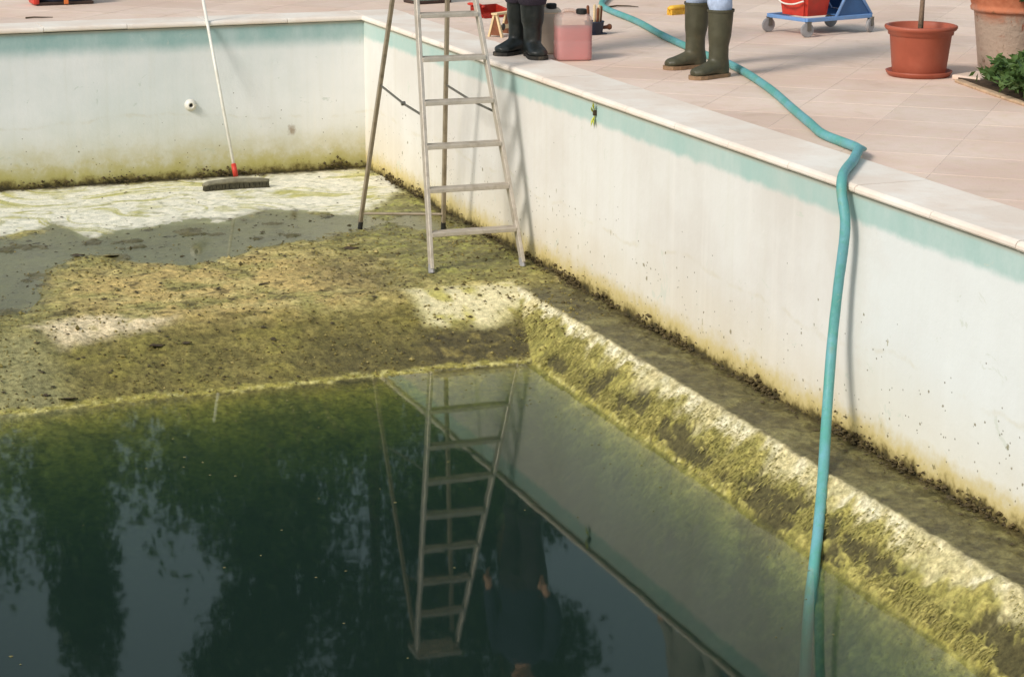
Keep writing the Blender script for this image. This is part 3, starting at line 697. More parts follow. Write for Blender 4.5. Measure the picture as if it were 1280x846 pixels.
def person(name, base, feet, heading, top, mats, label, headings, stout=1.0, blouse=False):
    e = empty('person', base); tag(e, label, 'person'); bx, by = base[0], base[1]
    ft = [(x-bx, y-by) for x, y in feet]; hx = sum(f[0] for f in ft)/2; hy = sum(f[1] for f in ft)/2
    f_ = Vector((math.cos(heading), math.sin(heading), 0)); l_ = Vector((-f_.y, f_.x, 0)); Hc = Vector((hx, hy, 0))-f_*.02
    mb, msole, mt, mj = mats
    for q, hd in zip(ft, headings): boot(e, q, hd, top, mb, msole, stout)
    def W(f, l, z): return Hc+f_*f+l_*l+Vector((0, 0, z))
    def LG(s, q, z): return Vector((*q, z)).lerp(W(.012, s*.085, z), min(1, max(0, (z-.42)/.45)))
    sides = [(1 if (Vector((*q, 0))-Hc).dot(l_) > 0 else -1, q) for q in ft]
    # body: one skin (legs, trunk, arms, hands, head)
    bm = NB()
    for s, q in sides:
        loft(bm, [((*q, .06), .035, .04), ((*q, .12), .036, .04), (LG(s, q, .33), .046, .048), (LG(s, q, .48), .050, .053), (LG(s, q, .70), .070, .075), (W(0, s*.08, .90), .085, .095)], 14, f_)
        loft(bm, [(W(0, s*.17, 1.43), .05, .05), (W(-.01, s*.215, 1.30), .044, .046), (W(0, s*.235, 1.13), .038, .040), (W(.05, s*.23, 1.0), .035, .036), (W(.12, s*.215, .90), .026, .028)], 12, f_)
        hand = W(.155, s*.21, .845); loft(bm, [(W(.12, s*.215, .90), .026, .020), (hand, .038, .018), (W(.17, s*.208, .815), .036, .015)], 10, f_)
        for k in range(4):
            o_ = -.028+k*.0185; ln = (.062, .072, .07, .055)[k]
            loft(bm, [(W(.165+o_*.5, s*.208+s*0, .825)+f_*o_*.6, .0085, .0085), (W(.175+o_*.5, s*.205, .825-ln*.55)+f_*o_*.6, .008, .008), (W(.165+o_*.5, s*.195, .825-ln)+f_*o_*.6, .0065, .0065)], 8, f_)
        loft(bm, [(W(.165, s*.20, .87), .011, .011), (W(.195, s*.19, .84), .0095, .0095), (W(.205, s*.185, .81), .0075, .0075)], 8, f_)
    loft(bm, [(W(0, 0, .84), .14, .10), (W(0, 0, .95), .16, .115), (W(.01, 0, 1.08), .135, .10), (W(.01, 0, 1.25), .155, .11), (W(0, 0, 1.40), .175, .10), (W(-.01, 0, 1.46), .12, .075), (W(-.005, 0, 1.50), .058, .058), (W(.01, 0, 1.57), .052, .055)], 20, f_)
    loft(bm, [(W(.035, 0, 1.525), .03, .035), (W(.025, 0, 1.56), .058, .07), (W(.015, 0, 1.62), .070, .09), (W(.01, 0, 1.68), .075, .095), (W(.0, 0, 1.73), .066, .085), (W(-.005, 0, 1.765), .03, .04)], 18, f_)
    loft(bm, [(W(.105, 0, 1.655), .009, .008), (W(.128, 0, 1.618), .015, .012), (W(.108, 0, 1.605), .012, .010)], 8, l_)
    for s in (-1, 1): loft(bm, [(W(.0, s*.072, 1.60), .012, .007), (W(-.008, s*.082, 1.635), .016, .008), (W(-.008, s*.08, 1.665), .012, .007)], 8, f_)
    obj('body', remesh(bm, .009, 3), m_skin, e, True)
    for s in (-1, 1):
        bm = NB(); bmesh.ops.create_uvsphere(bm, u_segments=10, v_segments=8, radius=.011); obj('eye', bm, m_black, e, True, W(.097, s*.03, 1.65))
    bm = NB(); loft(bm, [(W(.102, -.024, 1.583), .004, .004), (W(.112, 0, 1.585), .007, .006), (W(.102, .024, 1.583), .004, .004)], 8); obj('lips', bm, plain('lips', (160, 92, 84), .5), e, True)
    bm = NB(); loft(bm, [(W(-.06, 0, 1.56), .045, .03), (W(-.04, 0, 1.62), .078, .068), (W(-.015, 0, 1.69), .084, .092), (W(-.005, 0, 1.745), .074, .094), (W(-.008, 0, 1.785), .035, .045)], 18, f_); obj('hair', remesh(bm, .012, 3), m_hair, e, True)
    bm = NB()                                    # trousers
    for s, q in sides:
        kt = 1.0
        low = [((*q, top-.05), .056, .060), ((*q, top-.012), .062, .066), (LG(s, q, top+.03), .073, .078)]
        if blouse: low = [((*q, top-.03), .066*stout, .07*stout), ((*q, top+.01), .074*stout, .08*stout), ((*q, top+.05), .078, .085)]
        loft(bm, low+[(LG(s, q, .50), .072, .076), (LG(s, q, .70), .088, .094), (W(0, s*.082, .90), .098, .108)], 18, f_)
    loft(bm, [(W(0, 0, .80), .14, .10), (W(0, 0, .92), .175, .125), (W(0, 0, 1.02), .16, .118)], 20, f_)
    me = remesh(bm, .011, 3)
    for v in me.vertices:                        # cloth folds
        n = noise.noise(Vector((v.co.x*9, v.co.y*9, v.co.z*22)))*.007; v.co += v.normal*n
    obj('trousers', me, mt, e, True)
    bm = NB()
    loft(bm, [(W(0, 0, .90), .18, .13), (W(0, 0, 1.0), .172, .126), (W(.01, 0, 1.1), .155, .118), (W(.01, 0, 1.26), .172, .126), (W(0, 0, 1.40), .188, .114), (W(-.01, 0, 1.475), .12, .085)], 20, f_)
    for s in (-1, 1): loft(bm, [(W(0, s*.16, 1.43), .066, .066), (W(-.01, s*.215, 1.30), .058, .06), (W(0, s*.237, 1.13), .052, .054), (W(.05, s*.232, 1.0), .047, .048), (W(.11, s*.218, .915), .040, .042)], 14, f_)
    me = remesh(bm, .012, 3)
    for v in me.vertices: v.co += v.normal*noise.noise(Vector((v.co.x*7, v.co.y*7, v.co.z*12)))*.007
    obj('jacket', me, mj, e, True)
    return e
person('person', (.27, -2.62, .012), [(.275, -2.51), (.300, -2.69)], R(226), .36, (m_rubber, m_dark_sole, m_darktr, m_jacket_b), 'person in black boots and dark trousers standing on the coping', [R(212), R(262)], 1.30, True)
person('person', (1.02, -3.66, 0), [(1.085, -3.47), (1.03, -3.90)], R(188), .405, (m_green_rub, m_sole, m_jeans, m_shirt), 'person in olive rubber boots and pale jeans beside the hose', [R(188), R(198)], 1.22)

# ------------------------------------------------------------------ mop trolley
tr_ = empty('mop_trolley', (2.775, -2.03, 0), R(13)); tag(tr_, 'blue wheeled mop trolley with a red bucket', 'trolley')
fx0, fx1, fy0, fy1, zf_ = -.30, .30, -.205, .205, .118
for y in (fy0, fy1): bm = NB(); box(bm, (0, y, zf_), (.62, .022, .03), None, .005); obj('side_bar', bm, m_blue, tr_)
for x in (fx0, fx1): bm = NB(); box(bm, (x, 0, zf_), (.028, .388, .026), None, .005); obj('end_bar', bm, m_blue, tr_)
for x in (fx0, fx1):
    for y in (fy0, fy1):
        cs = empty('caster', (x, y, 0), random.uniform(-.5, .5)); cs.parent = tr_
        bm = NB(); loft(bm, [((0, -.012, .05), .05, .05), ((0, .012, .05), .05, .05)], 24, Vector((0, 0, 1))); bmesh.ops.bevel(bm, geom=[e for e in bm.edges if abs(e.verts[0].co.y-e.verts[1].co.y) < 1e-5], offset=.005, segments=2, affect='EDGES'); obj('wheel', bm, m_grey_w, cs)
        bm = NB()
        for s in (-1, 1): box(bm, (.008, s*.017, .078), (.03, .004, .062))
        box(bm, (.008, 0, .1065), (.036, .04, .005)); tube(bm, [(0, -.021, .05), (0, .021, .05)], .006, 8); obj('fork', bm, m_steel, cs)
bk = NB()
def ring(bm, z, x0, x1, y0, y1): return [bm.verts.new(p) for p in ((x0, y0, z), (x1, y0, z), (x1, y1, z), (x0, y1, z))]
lv = [(.135, -.255, -.035, -.13, .13), (.42, -.285, -.005, -.17, .17), (.42, -.275, -.015, -.16, .16), (.145, -.247, -.043, -.122, .122)]
rr_ = [ring(bk, z, *q) for z, *q in lv]; bk.faces.new(rr_[0][::-1])
for a, c in zip(rr_, rr_[1:]):
    for k in range(4): bk.faces.new((a[k], a[(k+1) % 4], c[(k+1) % 4], c[k]))
bk.faces.new(rr_[3]); bmesh.ops.bevel(bk, geom=[e for e in bk.edges if abs(e.verts[0].co.z-e.verts[1].co.z) > .2], offset=.02, segments=3, affect='EDGES')
bu = obj('bucket', bk, m_red, tr_)
bm = NB(); loft(bm, [((-.295, -.18, .40), .006, .012), ((.005, -.18, .40), .006, .012)], 8); loft(bm, [((-.295, .18, .40), .006, .012), ((.005, .18, .40), .006, .012)], 8); loft(bm, [((-.295, -.18, .40), .006, .012), ((-.295, .18, .40), .006, .012)], 8); obj('rim', bm, m_red, bu)
bm = NB(); tube(bm, spline([(-.285, -.14, .245), (-.302, -.07, .222), (-.306, 0, .215), (-.302, .07, .222), (-.285, .14, .245)], 5), .006, 8); obj('bail_handle', bm, m_white, bu, True)
for y in (fy0, fy1):                                # sloping side plates of the wringer end
    s = 1 if y > 0 else -1; bm = NB(); q = [(-.02, zf_+.012), (.30, zf_+.012), (.14, .33), (.10, .33)]
    a = [bm.verts.new((x, y-.004*s, z)) for x, z in q]; c = [bm.verts.new((x, y-.010*s, z)) for x, z in q]
    bm.faces.new(a); bm.faces.new(c[::-1])
    for k in range(4): bm.faces.new((a[k], a[(k+1) % 4], c[(k+1) % 4], c[k]))
    bmesh.ops.recalc_face_normals(bm, faces=bm.faces); sp = obj('side_plate', bm, m_blue_d, tr_)
    bm = NB(); tube(bm, [(-.03, y, zf_+.01), (.09, y, .33), (.16, y, .62), (.20, y, .92)], .011, 8, fy); tube(bm, [(.31, y, zf_+.01), (.15, y, .33)], .010, 8, fy); obj('upright', bm, m_blue, tr_, True)
bm = NB(); box(bm, (.14, 0, .137), (.30, .385, .008)); obj('base_tray', bm, m_blue_d, tr_)
bm = NB(); q = [((.30, -.19, .14), (.30, .19, .14), (.15, .19, .33), (.15, -.19, .33))]
vs = [bm.verts.new(p) for p in q[0]]; f = bm.faces.new(vs); bmesh.ops.solidify(bm, geom=[f], thickness=.005); obj('end_plate', bm, m_blue_d, tr_)
bm = NB(); tube(bm, [(.20, -.205, .92), (.20, .205, .92)], .013, 10); obj('push_handle', bm, m_black, tr_, True)

# ------------------------------------------------------------------ pots and bed
def leaf_quads(bm, c, n, rad, size, shell=.35, flat=1.0):
    c = np.array(c, float); v = RNG.normal(size=(n, 3)); v /= np.linalg.norm(v, axis=1)[:, None]
    k = RNG.uniform(shell, 1, n)**.6*(1+.22*np.sin(v[:, 0]*4.1+c[0]*3)*np.sin(v[:, 1]*3.7+c[2])+.15*np.sin(v[:, 2]*7+v[:, 0]*5+c[1]))
    p = c+v*np.array(rad)*k[:, None]
    a = RNG.uniform(-1, 1, (n, 3)); a[:, 2] *= .6; a /= np.linalg.norm(a, axis=1)[:, None]+1e-9
    b_ = np.cross(a, RNG.normal(size=(n, 3))); b_ /= np.linalg.norm(b_, axis=1)[:, None]+1e-9
    L = (size*RNG.uniform(.6, 1.3, n))[:, None]; w_ = L*.23
    q = np.stack([p, p+a*L*.5+b_*w_, p+a*L, p+a*L*.5-b_*w_], 1).reshape(-1, 3)
    vs = [bm.verts.new(t) for t in q]
    for t in range(0, len(vs), 4): bm.faces.new(vs[t:t+4])
def leaf_mat(name, c1, c2):
    g = G(name); n = g.noise(3, 4); b = g.mix(g.ramp(n, .3, .7), s2l(c1), s2l(c2)); p = g.bsdf(b, .55, spec=.35)
    t = g.n('BsdfTranslucent'); g.put(t.inputs['Color'], b); m = g.n('MixShader'); m.inputs[0].default_value = .25; g.put(m.inputs[1], p); g.put(m.inputs[2], t.outputs[0]); return g.done(m.outputs[0])
m_shrub = leaf_mat('shrub_leaf', (62, 86, 40), (104, 132, 70)); m_tree = leaf_mat('tree_leaf', (44, 66, 34), (80, 100, 50)); m_tree2 = leaf_mat('dark_tree_leaf', (34, 54, 34), (62, 84, 48))
pot = empty('flower_pot', (2.215, -4.25, 0)); tag(pot, 'smooth terracotta coloured pot on a saucer with a thin trunk', 'pot')
bm = NB(); lathe(bm, [(.165, 0), (.185, .002), (.198, .022), (.202, .032), (.196, .034), (.182, .012), (0.01, .010)], 40); obj('saucer', bm, m_terra, pot, True)
bm = NB(); lathe(bm, [(.158, .012), (.163, .03), (.186, .245), (.188, .248), (.197, .252), (.199, .272), (.212, .280), (.220, .292), (.218, .304), (.206, .308), (.197, .300), (.190, .262), (.01, .262)], 44); obj('pot_body', bm, m_terra, pot, True)
bm = NB(); lathe(bm, [(.19, .255), (.12, .268), (.02, .27)], 24, cap1=True); obj('soil', bm, m_soil, pot, True)
bm = NB(); loft(bm, [((-.005, .0, .25), .017, .017), ((0, 0, .45), .014, .014), ((.012, .01, .8), .013, .013), ((.0, 0, 1.25), .012, .012), ((.01, 0, 1.5), .008, .008)], 10, fy); obj('trunk', bm, m_bark, pot, True)
bm = NB(); leaf_quads(bm, (0, 0, 1.62), 700, (.36, .36, .34), .09); obj('crown', bm, m_shrub, pot)
bp = empty('flower_pot', (2.99, -4.10, 0)); tag(bp, 'large lime stained terracotta pot behind the leafy bed', 'pot')
g = G('weathered_terracotta'); x, y, z = g.xyz(); n = g.noise(7, 6, .65, dist=.5); n2 = g.noise(30, 4)
b_ = g.mix(g.ramp(n, .3, .7), s2l((172, 96, 66)), s2l((196, 124, 92)))
lime = g.math('MULTIPLY', g.ramp(g.math('ADD', z, g.math('MULTIPLY', n, .3)), .56, .42), g.ramp(n, .30, .44))
b_ = g.mix(g.math('MULTIPLY', lime, .85), b_, s2l((206, 190, 172))); b_ = g.mix(g.ramp(g.noise(12, 5, .7), .6, .7, 0, .7), b_, s2l((120, 92, 66)))
m_oldterra = g.done(g.bsdf(b_, .85, g.bump(g.math('ADD', n, n2), .004), spec=.2))
bm = NB(); lathe(bm, [(.205, 0), (.212, .006), (.255, .345), (.262, .35), (.275, .355), (.280, .372), (.272, .385), (.278, .40), (.292, .455), (.30, .47), (.298, .49), (.28, .495), (.262, .47), (.25, .42), (.01, .42)], 48); obj('pot_body', bm, m_oldterra, bp, True)
bm = NB(); lathe(bm, [(.245, .415), (.12, .43), (.02, .432)], 24, cap1=True); obj('soil', bm, m_soil, bp, True)
bm = NB(); leaf_quads(bm, (0, 0, .72), 900, (.36, .36, .30), .11); obj('foliage', bm, m_shrub, bp)
bed = [(2.32, -4.52), (2.62, -4.36), (3.6, -4.42), (5.2, -4.6), (5.2, -8.6), (2.02, -8.6), (2.06, -6.6), (2.12, -5.5), (2.24, -4.9)]
bm = NB(); prism(bm, bed, -.01, .018)
tag(obj('flower_bed', bm, m_soil), 'bare brown earth bed edged with stones', 'flower bed', kind='structure')
eb = [(2.28, -4.58), (2.215, -4.9), (2.15, -5.25), (2.10, -5.6), (2.07, -6.0), (2.04, -6.4), (2.02, -6.8)]
edg = empty('bed_edging', (2.1, -5.5, 0)); tag(edg, 'low row of flat edging stones along the earth bed', 'edging')
for (x0, y0), (x1, y1) in zip(eb, eb[1:]):
    bm = NB(); ang = math.atan2(y1-y0, x1-x0); box(bm, ((x0+x1)/2-2.1, (y0+y1)/2+5.5, .009), (math.hypot(x1-x0, y1-y0)*.96, .05, .018), Matrix.Rotation(ang, 3, 'Z'), .007); obj('edging_stone', bm, plain('edging_stone', (186, 158, 128), .9, .2, 12, .004), edg)
bm = NB(); box(bm, (.36, .98, .016), (.26, .20, .03), Matrix.Rotation(.4, 3, 'Z'), .01); obj('edging_stone', bm, m_slab, edg)
for k, (x, y, h, rr) in enumerate(((2.46, -5.02, .16, .24), (2.35, -5.42, .19, .28), (2.84, -5.2, .28, .30), (3.0, -6.1, .36, .42), (2.6, -6.8, .26, .36), (3.3, -4.75, .3, .3))):
    sh = empty('shrub', (x, y, .018)); lab = ['leafy green shrub at the corner of the bed by the large pot', 'low green shrub second along the bed edge from the large pot', 'taller green shrub standing behind the corner shrub', 'broad green shrub in the middle of the earth bed', 'low green shrub at the far end of the edging stones', 'green shrub at the back of the bed under the large pot'][k]
    tag(sh, lab, 'shrub', 'shrubs in the earth bed')
    bm = NB(); leaf_quads(bm, (0, 0, h*.55), 1900, (rr, rr, h*.62), .055, .15); obj('foliage', bm, m_shrub, sh)
    bm = NB()
    for q in range(7):
        a = q*.9; tube(bm, [(0, 0, 0), (rr*.35*math.cos(a), rr*.35*math.sin(a), h*.4), (rr*.6*math.cos(a), rr*.6*math.sin(a), h*.75)], .005, 5, Vector((1, 0, 0)))
    obj('stems', bm, m_bark, sh)

# ------------------------------------------------------------------ clutter on the deck
tb = empty('tool_tub', (1.20, -1.62, 0), R(10)); tag(tb, 'small navy tub holding upright brown and cream handles', 'tub')
bm = NB(); lathe(bm, [(.05, .004), (.058, .006), (.068, .085), (.072, .088), (.070, .094), (.062, .088), (.052, .012)], 20); obj('tub', bm, m_navy, tb, True)
bm = NB(); box(bm, (.0, 0, .006), (.15, .11, .010), None, .004); obj('base', bm, m_navy, tb)
bm = NB(); loft(bm, [((.06, -.01, .045), .012, .012), ((.10, -.015, .047), .014, .014), ((.115, -.017, .048), .022, .022), ((.128, -.018, .048), .018, .018)], 12); obj('tap', bm, m_wood_d, tb, True)
for k, (x, y, mm, hh) in enumerate(((-.045, .01, m_wood_d, .205), (-.022, -.035, m_wood, .215), (.0, -.04, m_wood_d, .19), (.012, -.036, m_wood, .21), (.038, -.02, m_wood_d, .20), (-.03, .03, m_wood_d, .18))):
    bm = NB(); loft(bm, [((x*.6, y*.6, .02), .009, .006), ((x, y, .10), .011, .007), ((x*1.1, y*1.1, hh-.01), .012, .008), ((x*1.1, y*1.1, hh), .006, .004)], 10, fy); obj('tool_handle', bm, mm, tb, True)
st = empty('wooden_trestle', (.545, -1.50, 0), R(35)); tag(st, 'small cream wooden trestle with brown triangular ends', 'trestle')
for x in (-.075, .075):
    for s in (-1, 1):
        bm = NB(); a = Vector((x, s*.055, 0)); c = Vector((x, s*.010, .155)); box(bm, (a+c)/2, (.016, .02, (c-a).length), (c-a).to_track_quat('Z', 'X').to_matrix(), .002); obj('leg', bm, m_wood, st)
    bm = NB(); v0 = [bm.verts.new((x+k, y, z)) for k in (-.004, .004) for y, z in ((-.046, .012), (.046, .012), (0, .145))]
    bm.faces.new(v0[:3][::-1]); bm.faces.new(v0[3:]); [bm.faces.new((v0[i], v0[(i+1) % 3], v0[3+(i+1) % 3], v0[3+i])) for i in range(3)]
    obj('end_panel', bm, m_wood_d, st)
bm = NB(); box(bm, (0, 0, .16), (.19, .05, .014), None, .003); obj('top_rail', bm, m_wood, st)
bm = NB(); box(bm, (0, -.038, .07), (.15, .012, .03), Matrix.Rotation(-.28, 3, 'X'), .003); obj('side_rail', bm, m_wood, st)
bm = NB(); loft(bm, [((-.05, -.046, .072), .02, .026), ((-.05, -.052, .072), .018, .024)], 14); obj('knob', bm, m_black, st)
dp = empty('dustpan', (.93, -.30, 0), R(15)); tag(dp, 'red plastic dustpan lying behind the wooden trestle', 'dustpan')
bm = NB(); P_ = [(-.14, -.10, .004), (.14, -.10, .004), (.12, .12, .02), (-.12, .12, .02)]; vs = [bm.verts.new(p) for p in P_]; bt = [bm.verts.new(p) for p in ((-.14, -.02, .05), (.14, -.02, .05), (.12, .12, .08), (-.12, .12, .08))]
bm.faces.new(vs); bm.faces.new((vs[2], vs[3], bt[3], bt[2])); bm.faces.new((vs[1], vs[2], bt[2], bt[1])); bm.faces.new((vs[3], vs[0], bt[0], bt[3])); bmesh.ops.solidify(bm, geom=list(bm.faces), thickness=.004); obj('pan', bm, m_red, dp)
bm = NB(); loft(bm, [((0, .11, .06), .018, .014), ((0, .2, .075), .014, .012), ((0, .3, .07), .018, .012), ((0, .32, .068), .01, .008)], 10); obj('handle', bm, m_red, dp, True)
yb = empty('hand_brush', (2.36, -.62, 0), R(20)); tag(yb, 'yellow plastic hand brush lying behind the olive boots', 'brush')
bm = NB(); loft(bm, [((-.13, 0, .05), .02, .012), ((-.1, 0, .055), .032, .018), ((.02, 0, .055), .032, .018), ((.05, 0, .05), .02, .014), ((.15, 0, .045), .014, .011), ((.2, 0, .042), .012, .010)], 12); obj('brush_back', bm, m_yellow, yb, True)
bm = NB()
for k in range(15):
    for j in range(4): box(bm, (-.12+k*.01, -.022+j*.015, .02), (.007, .009, .042), Matrix.Rotation(random.uniform(-.2, .2), 3, 'X'))
obj('bristles', bm, m_yellow, yb)
def sack(name, loc, rz, dims, mat, mat2, label, cat):
    e = empty(name, loc, rz); tag(e, label, cat); bm = NB(); bmesh.ops.create_uvsphere(bm, u_segments=28, v_segments=16, radius=1)
    for v in bm.verts:
        p = v.co.copy(); k = 1+.18*noise.noise(p*2.3)+.08*noise.noise(p*6); v.co = Vector((math.copysign(abs(p.x)**.6, p.x)*dims[0]*k, math.copysign(abs(p.y)**.6, p.y)*dims[1]*k, max(0, .5+.5*math.copysign(abs(p.z)**.7, p.z)*k)*dims[2]*1.0))
    obj('body', bm, mat, e, True); bm = NB(); box(bm, (0, 0, .014), (dims[0]*1.9, dims[1]*1.9, .026), None, .01); obj('base', bm, mat2, e)
    bm = NB(); tube(bm, spline([(-dims[0]*.5, 0, dims[2]*.9), (-dims[0]*.3, 0, dims[2]*1.25), (dims[0]*.3, 0, dims[2]*1.25), (dims[0]*.5, 0, dims[2]*.9)], 5), .012, 8, fy); obj('handle', bm, mat2, e, True); return e
m_mint = plain('mint_canvas', (172, 196, 180), .85, .12, 12, .003); m_dbrown = plain('dark_brown_canvas', (66, 50, 42), .85, .2, 14, .003)
sack('canvas_bag', (.80, .84, 0), R(10), (.17, .12, .28), m_mint, m_dbrown, 'pale mint canvas bag with a dark brown base', 'bag')
sb = sack('sports_bag', (-1.98, 1.75, 0), R(4), (.24, .15, .26), plain('navy_canvas', (46, 52, 70), .85, .2, 12, .003), m_dbrown, 'navy sports bag with orange strap on the far deck', 'bag')
m_orange = plain('orange_webbing', (220, 120, 60), .7)
bm = NB(); box(bm, (0, -.165, .13), (.035, .012, .24), None, .003); obj('strap', bm, m_orange, sb)
bm = NB(); box(bm, (-.23, -.05, .06), (.05, .2, .10), None, .02); obj('end_pocket', bm, m_red, sb)
def stick(pts, r, label):
    bm = NB(); loft(bm, [(p, r*k, r*k) for p, k in zip(pts, (1, .9, .75, .4))], 6); tag(obj('twig', bm, m_leaf_d), label, 'twig')
stick([(-2.42, .70, .008), (-2.36, .69, .012), (-2.29, .68, .010), (-2.22, .68, .008)], .007, 'dark twig lying beside the coping near the sports bag')
stick([(2.02, -.02, .008), (2.10, .0, .012), (2.18, -.05, .012), (2.24, -.10, .008)], .008, 'thin dark twig on the paving beside the hose')

# ------------------------------------------------------------------ debris in the pool
def leaf_obj(x, y, size, rz, mat, label, z=None):
    bm = NB(); n = 8; mid = []; 
    prof = [(0, .02), (.18, .2), (.4, .3), (.62, .26), (.82, .13), (1, .0)]
    L = [bm.verts.new(((t-.5)*size, w_*size, .004*abs(math.sin(t*5))+.12*w_*size)) for t, w_ in prof]
    Mv = [bm.verts.new(((t-.5)*size, 0, .003*math.sin(t*4))) for t, w_ in prof]
    Rr = [bm.verts.new(((t-.5)*size, -w_*size, .006*abs(math.sin(t*4+1))+.08*w_*size)) for t, w_ in prof]
    for a, c in ((L, Mv), (Mv, Rr)):
        for i in range(5): 
            try: bm.faces.new((a[i], a[i+1], c[i+1], c[i]))
            except ValueError: pass
    o = obj('dead_leaf', bm, mat, None, True, (x, y, (fz(x, y) if z is None else z)+.004)); o.rotation_euler = (random.uniform(-.2, .2), random.uniform(-.2, .2), rz)
    tag(o, label, 'leaf', 'dead leaves on the pool floor')
for x, y, s, mt, lb in ((-3.10, -4.80, .11, m_leaf_d, 'dark curled leaf just above the waterline'), (-2.54, -4.36, .10, m_leaf_d, 'dark leaf clump below the pale bare patch'), (-2.38, -4.36, .06, m_leaf_d, 'small dark leaf beside the leaf clump'), (-2.42, -2.44, .12, m_leaf_p, 'pale leaf at the lip of the broad puddle'), (-2.62, -2.36, .09, m_leaf_d, 'dark leaf floating at the puddle lip'), (-.96, -2.74, .11, m_leaf_d, 'dark leaf in front of the ladder rear foot'), (-.92, -2.66, .10, m_leaf_p, 'pale leaf beside the ladder rear foot'), (-1.95, -1.95, .10, m_leaf_d, 'dark leaf in the middle of the broad puddle'), (-1.72, -3.5, .08, m_leaf_d, 'dark leaf on the tan slime'), (-3.2, -4.75, .05, m_leaf_d, 'tiny dark leaf by the waterline')):
    leaf_obj(x, y, s, random.uniform(-.5, .5), mt, lb)
bm = NB()                                            # fine flakes: nobody could count them
for _ in range(2600):
    k = random.random()
    if k < .25: x, y = -abs(random.gauss(0, .05))-.004, random.uniform(-9.0, -.05)
    elif k < .4: x, y = random.uniform(-4, 0), -abs(random.gauss(0, .05))-.004
    else: x, y = random.uniform(-3.9, -.02), random.uniform(-5.0, -.3)
    if x < LX and y < BY and fz(x, y) < ZW+.01: continue
    if k >= .4 and random.random() < .85 and scrub[min(ny-1, int(np.searchsorted(ys, y))), min(nx-1, int(np.searchsorted(xs, x)))] > .3: continue
    s = random.uniform(.004, .013)*(1.6 if random.random() < .1 else 1); a = random.uniform(0, 6.28); z = fz(x, y)+.003
    if k < .4 and random.random() < .45: z += abs(random.gauss(0, .035)); 
    vs = []
    for q in range(5):
        t = a+q*1.257; rr = s*random.uniform(.5, 1.2); vs.append(bm.verts.new((min(-.002, x+rr*math.cos(t)), min(-.002, y+rr*math.sin(t)), z+random.uniform(0, .006))))
    top = bm.verts.new((min(-.003, x), min(-.003, y), z+s*.5))
    for q in range(5): bm.faces.new((vs[q], vs[(q+1) % 5], top))
tag(obj('leaf_litter', bm, plain('rotten_litter', (74, 64, 42), .85, .35, 20, .002)), 'scattered rotten flakes and crumbs over the pool floor', 'litter', kind='stuff')
bm = NB()                                            # crust of mud and algae along the foot of the walls
def lump(c, s):
    rot = Matrix.Rotation(random.uniform(0, 6.28), 3, 'Z'); vs = []
    for p in ((1, 0, 0), (0, 1, 0), (-1, 0, 0), (0, -1, 0), (0, 0, 1), (0, 0, -1)):
        v = rot @ Vector(p); vs.append(bm.verts.new(Vector(c)+Vector((v.x*s*random.uniform(.6, 1.3), v.y*s*random.uniform(.6, 1.3), v.z*s*random.uniform(.4, .9)))))
    for i in range(4): bm.faces.new((vs[i], vs[(i+1) % 4], vs[4])); bm.faces.new((vs[(i+1) % 4], vs[i], vs[5]))
for k in range(2200):
    y = random.uniform(-9.4, -.03); dn = noise.noise(Vector((0, y*2.1, 3)))
    if random.random() > .30+1.7*dn: continue
    s = random.uniform(.005, .017); lump((-abs(random.gauss(0, .012))-.003, y, ZF+abs(random.gauss(0, .022+.02*max(0, dn)))), s)
for k in range(700):
    x = random.uniform(-4.4, -.02); dn = noise.noise(Vector((x*2.3, 0, 5)))
    if random.random() > .28+1.7*dn: continue
    s = random.uniform(.005, .017); lump((x, -abs(random.gauss(0, .02))-.003, ZF+abs(random.gauss(0, .028+.03*max(0, dn)))), s)
tag(obj('mud_crust', bm, plain('mud_crust', (82, 70, 42), .9, .4, 26, .003)), 'brown crust of mud and algae along the foot of the walls', 'mud', kind='stuff')

g = G('sludge_crumb'); gi = g.n('NewGeometry').outputs['Random Per Island']; oi2 = g.ramp(gi, .86, 1, 0, .6)
b_ = g.mix(g.ramp(gi, 0, .6), s2l((74, 64, 38)), s2l((128, 116, 64))); b_ = g.mix(oi2, b_, s2l((190, 172, 112))); m_crumb = g.done(g.bsdf(b_, .8, g.bump(g.noise(90, 3), .003), spec=.3))
bm = NB()                                            # crumbs and curls of drying sludge all over the slope and the shallow floor
for k in range(6500):
    x = random.uniform(-3.95, -.03); y = random.uniform(-4.95, -1.75)
    i = min(ny-1, int(np.searchsorted(ys, y))); j = min(nx-1, int(np.searchsorted(xs, x)))
    if Z[i, j] < ZW+.004 or scrub[i, j] > .4 or noise.noise(Vector((x*2.5, y*2.5, 9)))+random.uniform(-.5, .5) < -.05: continue
    if pud[i, j] > .6 and random.random() < .8: continue
    lump((x, y, float(Z[i, j])+.001), random.uniform(.004, .011)*(2.0 if random.random() < .05 else 1))
tag(obj('sludge_crumbs', bm, m_crumb), 'crumbs of drying sludge strewn over the olive floor', 'sludge', kind='stuff')
bm = NB()
for k in range(300):
    y = random.uniform(-9.4, -4.9); x = random.uniform(-4.2, -.6)
    if random.random() < .65: y = -4.92-abs(random.gauss(0, .25))
    elif random.random() < .5: x = -.62-abs(random.gauss(0, .18))
    if ZF-min((LX-x)*.936, (BY-y)*.268) > ZW-.01: continue
    s = random.uniform(.003, .009)*(2 if random.random() < .06 else 1); a = random.uniform(0, 6.28)
    vs = [bm.verts.new((x+s*random.uniform(.5, 1.2)*math.cos(a+q*1.257), y+s*random.uniform(.5, 1.2)*math.sin(a+q*1.257), ZW+.0015)) for q in range(5)]
    tp = bm.verts.new((x, y, ZW+.0015+s*.3))
    for q in range(5): bm.faces.new((vs[q], vs[(q+1) % 5], tp))
